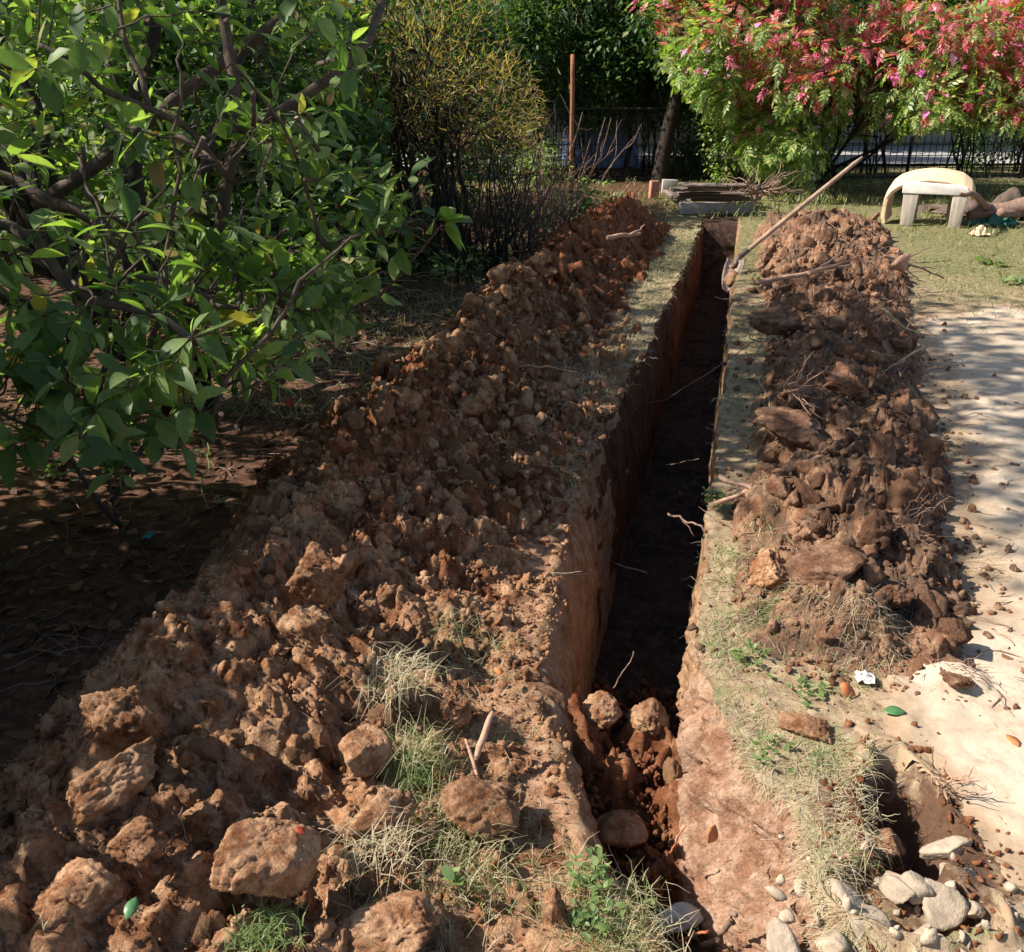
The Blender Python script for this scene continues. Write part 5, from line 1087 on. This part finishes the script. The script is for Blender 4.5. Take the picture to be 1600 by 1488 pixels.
# low growth under the shrub edge
for k, (px, py, r_, lb) in enumerate([(640, 420, .3, 'low leafy undergrowth shrub between the broad leaves and the dry bush'), (560, 440, .35, 'low dark green shrub under the broad-leaved branches'), (840, 300, .4, 'small light green shrub left of the rusty stake'), (900, 345, .28, 'yellow green low shrub touching the far left heap')]):
    q = at(px, py); crown('low_shrub', (q[0], q[1], r_ * .7), (r_, r_, r_), 26, 34, .06, 'small', .06, .7, 'weed' if k > 1 else 'hedge', lb, 50 + k, cat='shrub', group='low shrubs behind the left heap', stems=3, stem_r=.008, zmin=.04, limb=6)

# -- dark conifers in the middle background
for k, (px, D_, rx, rz_, z, lb) in enumerate([(850, 16.4, 1.3, 1.7, 2.45, 'dark conifer tree directly behind the rusty stake'), (985, 17.2, 1.2, 1.7, 2.5, 'dark blue green conifer between the rusty stake and the thick trunk'), (770, 18.2, 1.6, 2.3, 2.7, 'dark tree behind the dry bush'), (1120, 18.5, 1.3, 1.8, 2.7, 'dark tree behind the left side of the red flowering shrub')]):
    q = dp(px, 124, D_); crown('conifer_tree', (q[0], q[1], z), (rx, rx, rz_), 230, 95, .17, 'needle', .17, .16, 'conifer', lb, 60 + k, group='dark conifers along the fence', stems=1, stem_r=.07, stem_h=3, zmin=.95, limb=40, droop=.5)
def thick_trunk():
    b = at(1030, 285); b[2] = 0; root = empty('evergreen_tree', b); tag(root, 'tree with a thick dark leaning trunk beyond the end of the trench', 'tree'); m = MB()
    m.tube([(0, 0, -.1), (.04, 0, .5), (.18, .05, 1.3), (.3, .1, 2.2), (.35, .1, 4.0)], [.16, .12, .11, .1, .07], 12, False); m.build('trunk', M['bark_dark'], root)
    rs = np.random.RandomState(4); lim = MB()
    cen = np.array([0.3, .1, 3.0]) + rs.normal(0, 1, (170, 3)) * [.95, .8, .8]; cen = cen[cen[:, 2] > 1.35]
    for q in cen[:40]: lim.tube(curve((.3, .1, rs.uniform(1.5, 3.2)), q, 7, .15, int(abs(q[0]) * 1000)), np.linspace(.03, .006, 7), 5, False)
    lim.build('branch', M['bark_dark'], root); P, off = sprays(rs, cen, 70, .16); D = unit(off + rs.normal(0, .1, P.shape) + [0, 0, -.1]); leafmesh('crown', 'small', P, D, np.tile([0, 0, 1.], (len(P), 1)) + rs.normal(0, .4, P.shape), .1 * rs.uniform(.6, 1.3, len(P)), .6, M['hedge'], root)
thick_trunk()
ORD = ['first', 'second', 'third', 'fourth', 'fifth', 'sixth', 'seventh', 'eighth', 'ninth', 'tenth', 'eleventh', 'twelfth', 'thirteenth']
# -- hedge saplings along the fence, bare below
dF = unit(FB - FA)
for k in range(13):
    q = FA + dF * (1.2 + 1.35 * k) + dn * (.45 + .25 * (k % 3))
    crown('hedge_sapling', (q[0], q[1], 1.75 + .15 * (k % 2)), (.85, .5, .85), 80, 70, .13, 'small', .09, .65, 'hedge', 'dark thin-stemmed hedge sapling, %s from the left end of the wire fence' % ORD[k], 90 + k, cat='hedge', group='hedge saplings along the wire fence', stems=9, stem_r=.018, stem_h=1.7, zmin=.55, limb=20)
for k, (px, D_, r_, lb) in enumerate([(800, 15.5, .6, 'dark leafy shrub left of the rusty stake in front of the fence'), (1085, 16.4, .6, 'leafy shrub right of the leaning trunk'), (1150, 15.2, .55, 'bright green shrub under the left side of the flowering shrub'), (1545, 17.5, .7, 'dark shrub above the fallen log at the right edge')]):
    q = dp(px, 250, D_); crown('fence_shrub', (q[0], q[1], .75), (r_, r_, .7), 60, 60, .09, 'small', .07, .7, 'hedge' if k not in (2,) else 'vine_green', lb, 200 + k, cat='shrub', group='shrubs in front of the wire fence', stems=5, stem_r=.012, zmin=.05, limb=10)
# -- tall trees beyond the road
for k in range(9):
    x = -17 + 4.2 * k; y = 25.5 + .32 * x + (k % 2) * 1.5
    crown('roadside_tree', (x, y, 3.6), (2.8, 2.2, 2.7), 190, 70, .3, 'small', .3, .6, 'hedge' if k % 2 else 'conifer', 'dark leafy tree beyond the pale road, %s from the left' % ORD[k], 120 + k, group='trees beyond the road', stem_r=.14, stem_h=4.2, zmin=1.15, limb=24)
def treeline():
    rs = np.random.RandomState(2); n = 30000; x = rs.uniform(-34, 34, n); y = 36 + .25 * x + rs.normal(0, 1.6, n); z = rs.rand(n) ** .8 * (6.5 + 1.5 * np.sin(x * .9) + rs.normal(0, .5, n)); P = np.stack([x, y, z], 1)
    k = fbm(P * .7, 2, 950) > -.25; P = P[k]; tag(leafmesh('distant_treeline', 'small', P, rs.normal(0, 1, P.shape), rs.normal(0, 1, P.shape), .55 * rs.uniform(.6, 1.3, len(P)), .7, M['hedge']), 'far dark mass of trees closing the view', 'trees', kind='stuff')
treeline()
# -- red and green flowering shrub
def redshrub():
    def ex(P, rs):
        px, py, _ = proj(P); h = (160 - py) / 70 + (px - 1330) / 420 + .9 * fbm(P * 1.3, 2, 970) * 2 + rs.normal(0, .45, len(P)); red = (h > .62) & (rs.rand(len(P)) < .6); fl = (~red) & (rs.rand(len(P)) < .08) & (py < 215)
        return [('red_foliage', 'vine_red', red, 'compound', .95, 1.0), ('blossom', 'blossom', fl, 'small', .8, .7), ('foliage', 'vine_green', ~red & ~fl, 'compound', 1.1, 1.0)]
    def flt(p):
        px, py, _ = proj(np.array([p])); px, py = px[0], py[0]
        lo = np.interp(px, [1030, 1060, 1110, 1150, 1180, 1215, 1270, 1300, 1340, 1400, 1480, 1560, 1700], [60, 120, 175, 215, 265, 292, 285, 245, 205, 198, 185, 195, 200])
        return py < lo
    q = dp(1250, 270, 14.6)
    crown('flowering_shrub', (1.6, 15.0, 1.75), (3.6, 1.5, 1.75), 430, 30, .13, 'compound', .19, 1.0, 'vine_green', 'large shrub with red and pink blossom above yellow green leaves behind the stool', 140, cat='shrub', base=(q[0] + .4, q[1] + .5, 0), stems=8, stem_r=.03, stem_h=2.0, zmin=.1, limb=60, extra=ex, flt=flt, droop=.5)
redshrub()
def white_flowers():
    rs = np.random.RandomState(6); q = dp(1240, 280, 13.9); P = np.array([dp(rs.uniform(1222, 1268), rs.uniform(270, 292), 13.8 + rs.rand() * .3) for _ in range(14)]); root = empty('flowering_plant', (q[0], q[1], 0)); tag(root, 'low plant with cream white blossoms under the red and green shrub', 'plant')
    b = np.array(root.location); m = MB()
    for p in P: m.tube(curve((rs.normal(0, .05), rs.normal(0, .05), 0), p - b, 6, .1, 4), .006, 4, False)
    m.build('stem', M['weed'], root); PP, off = sprays(rs, P, 7, .035); leafmesh('blossom', 'small', PP - b, off + [0, -.02, .02], rs.normal(0, 1, PP.shape), .07, .9, M['whitepaint'], root)
    PP, off = sprays(rs, P - [0, 0, .08], 12, .1); leafmesh('foliage', 'small', PP - b, off, np.tile([0, 0, 1.], (len(PP), 1)), .1, .6, M['weed'], root)
white_flowers()
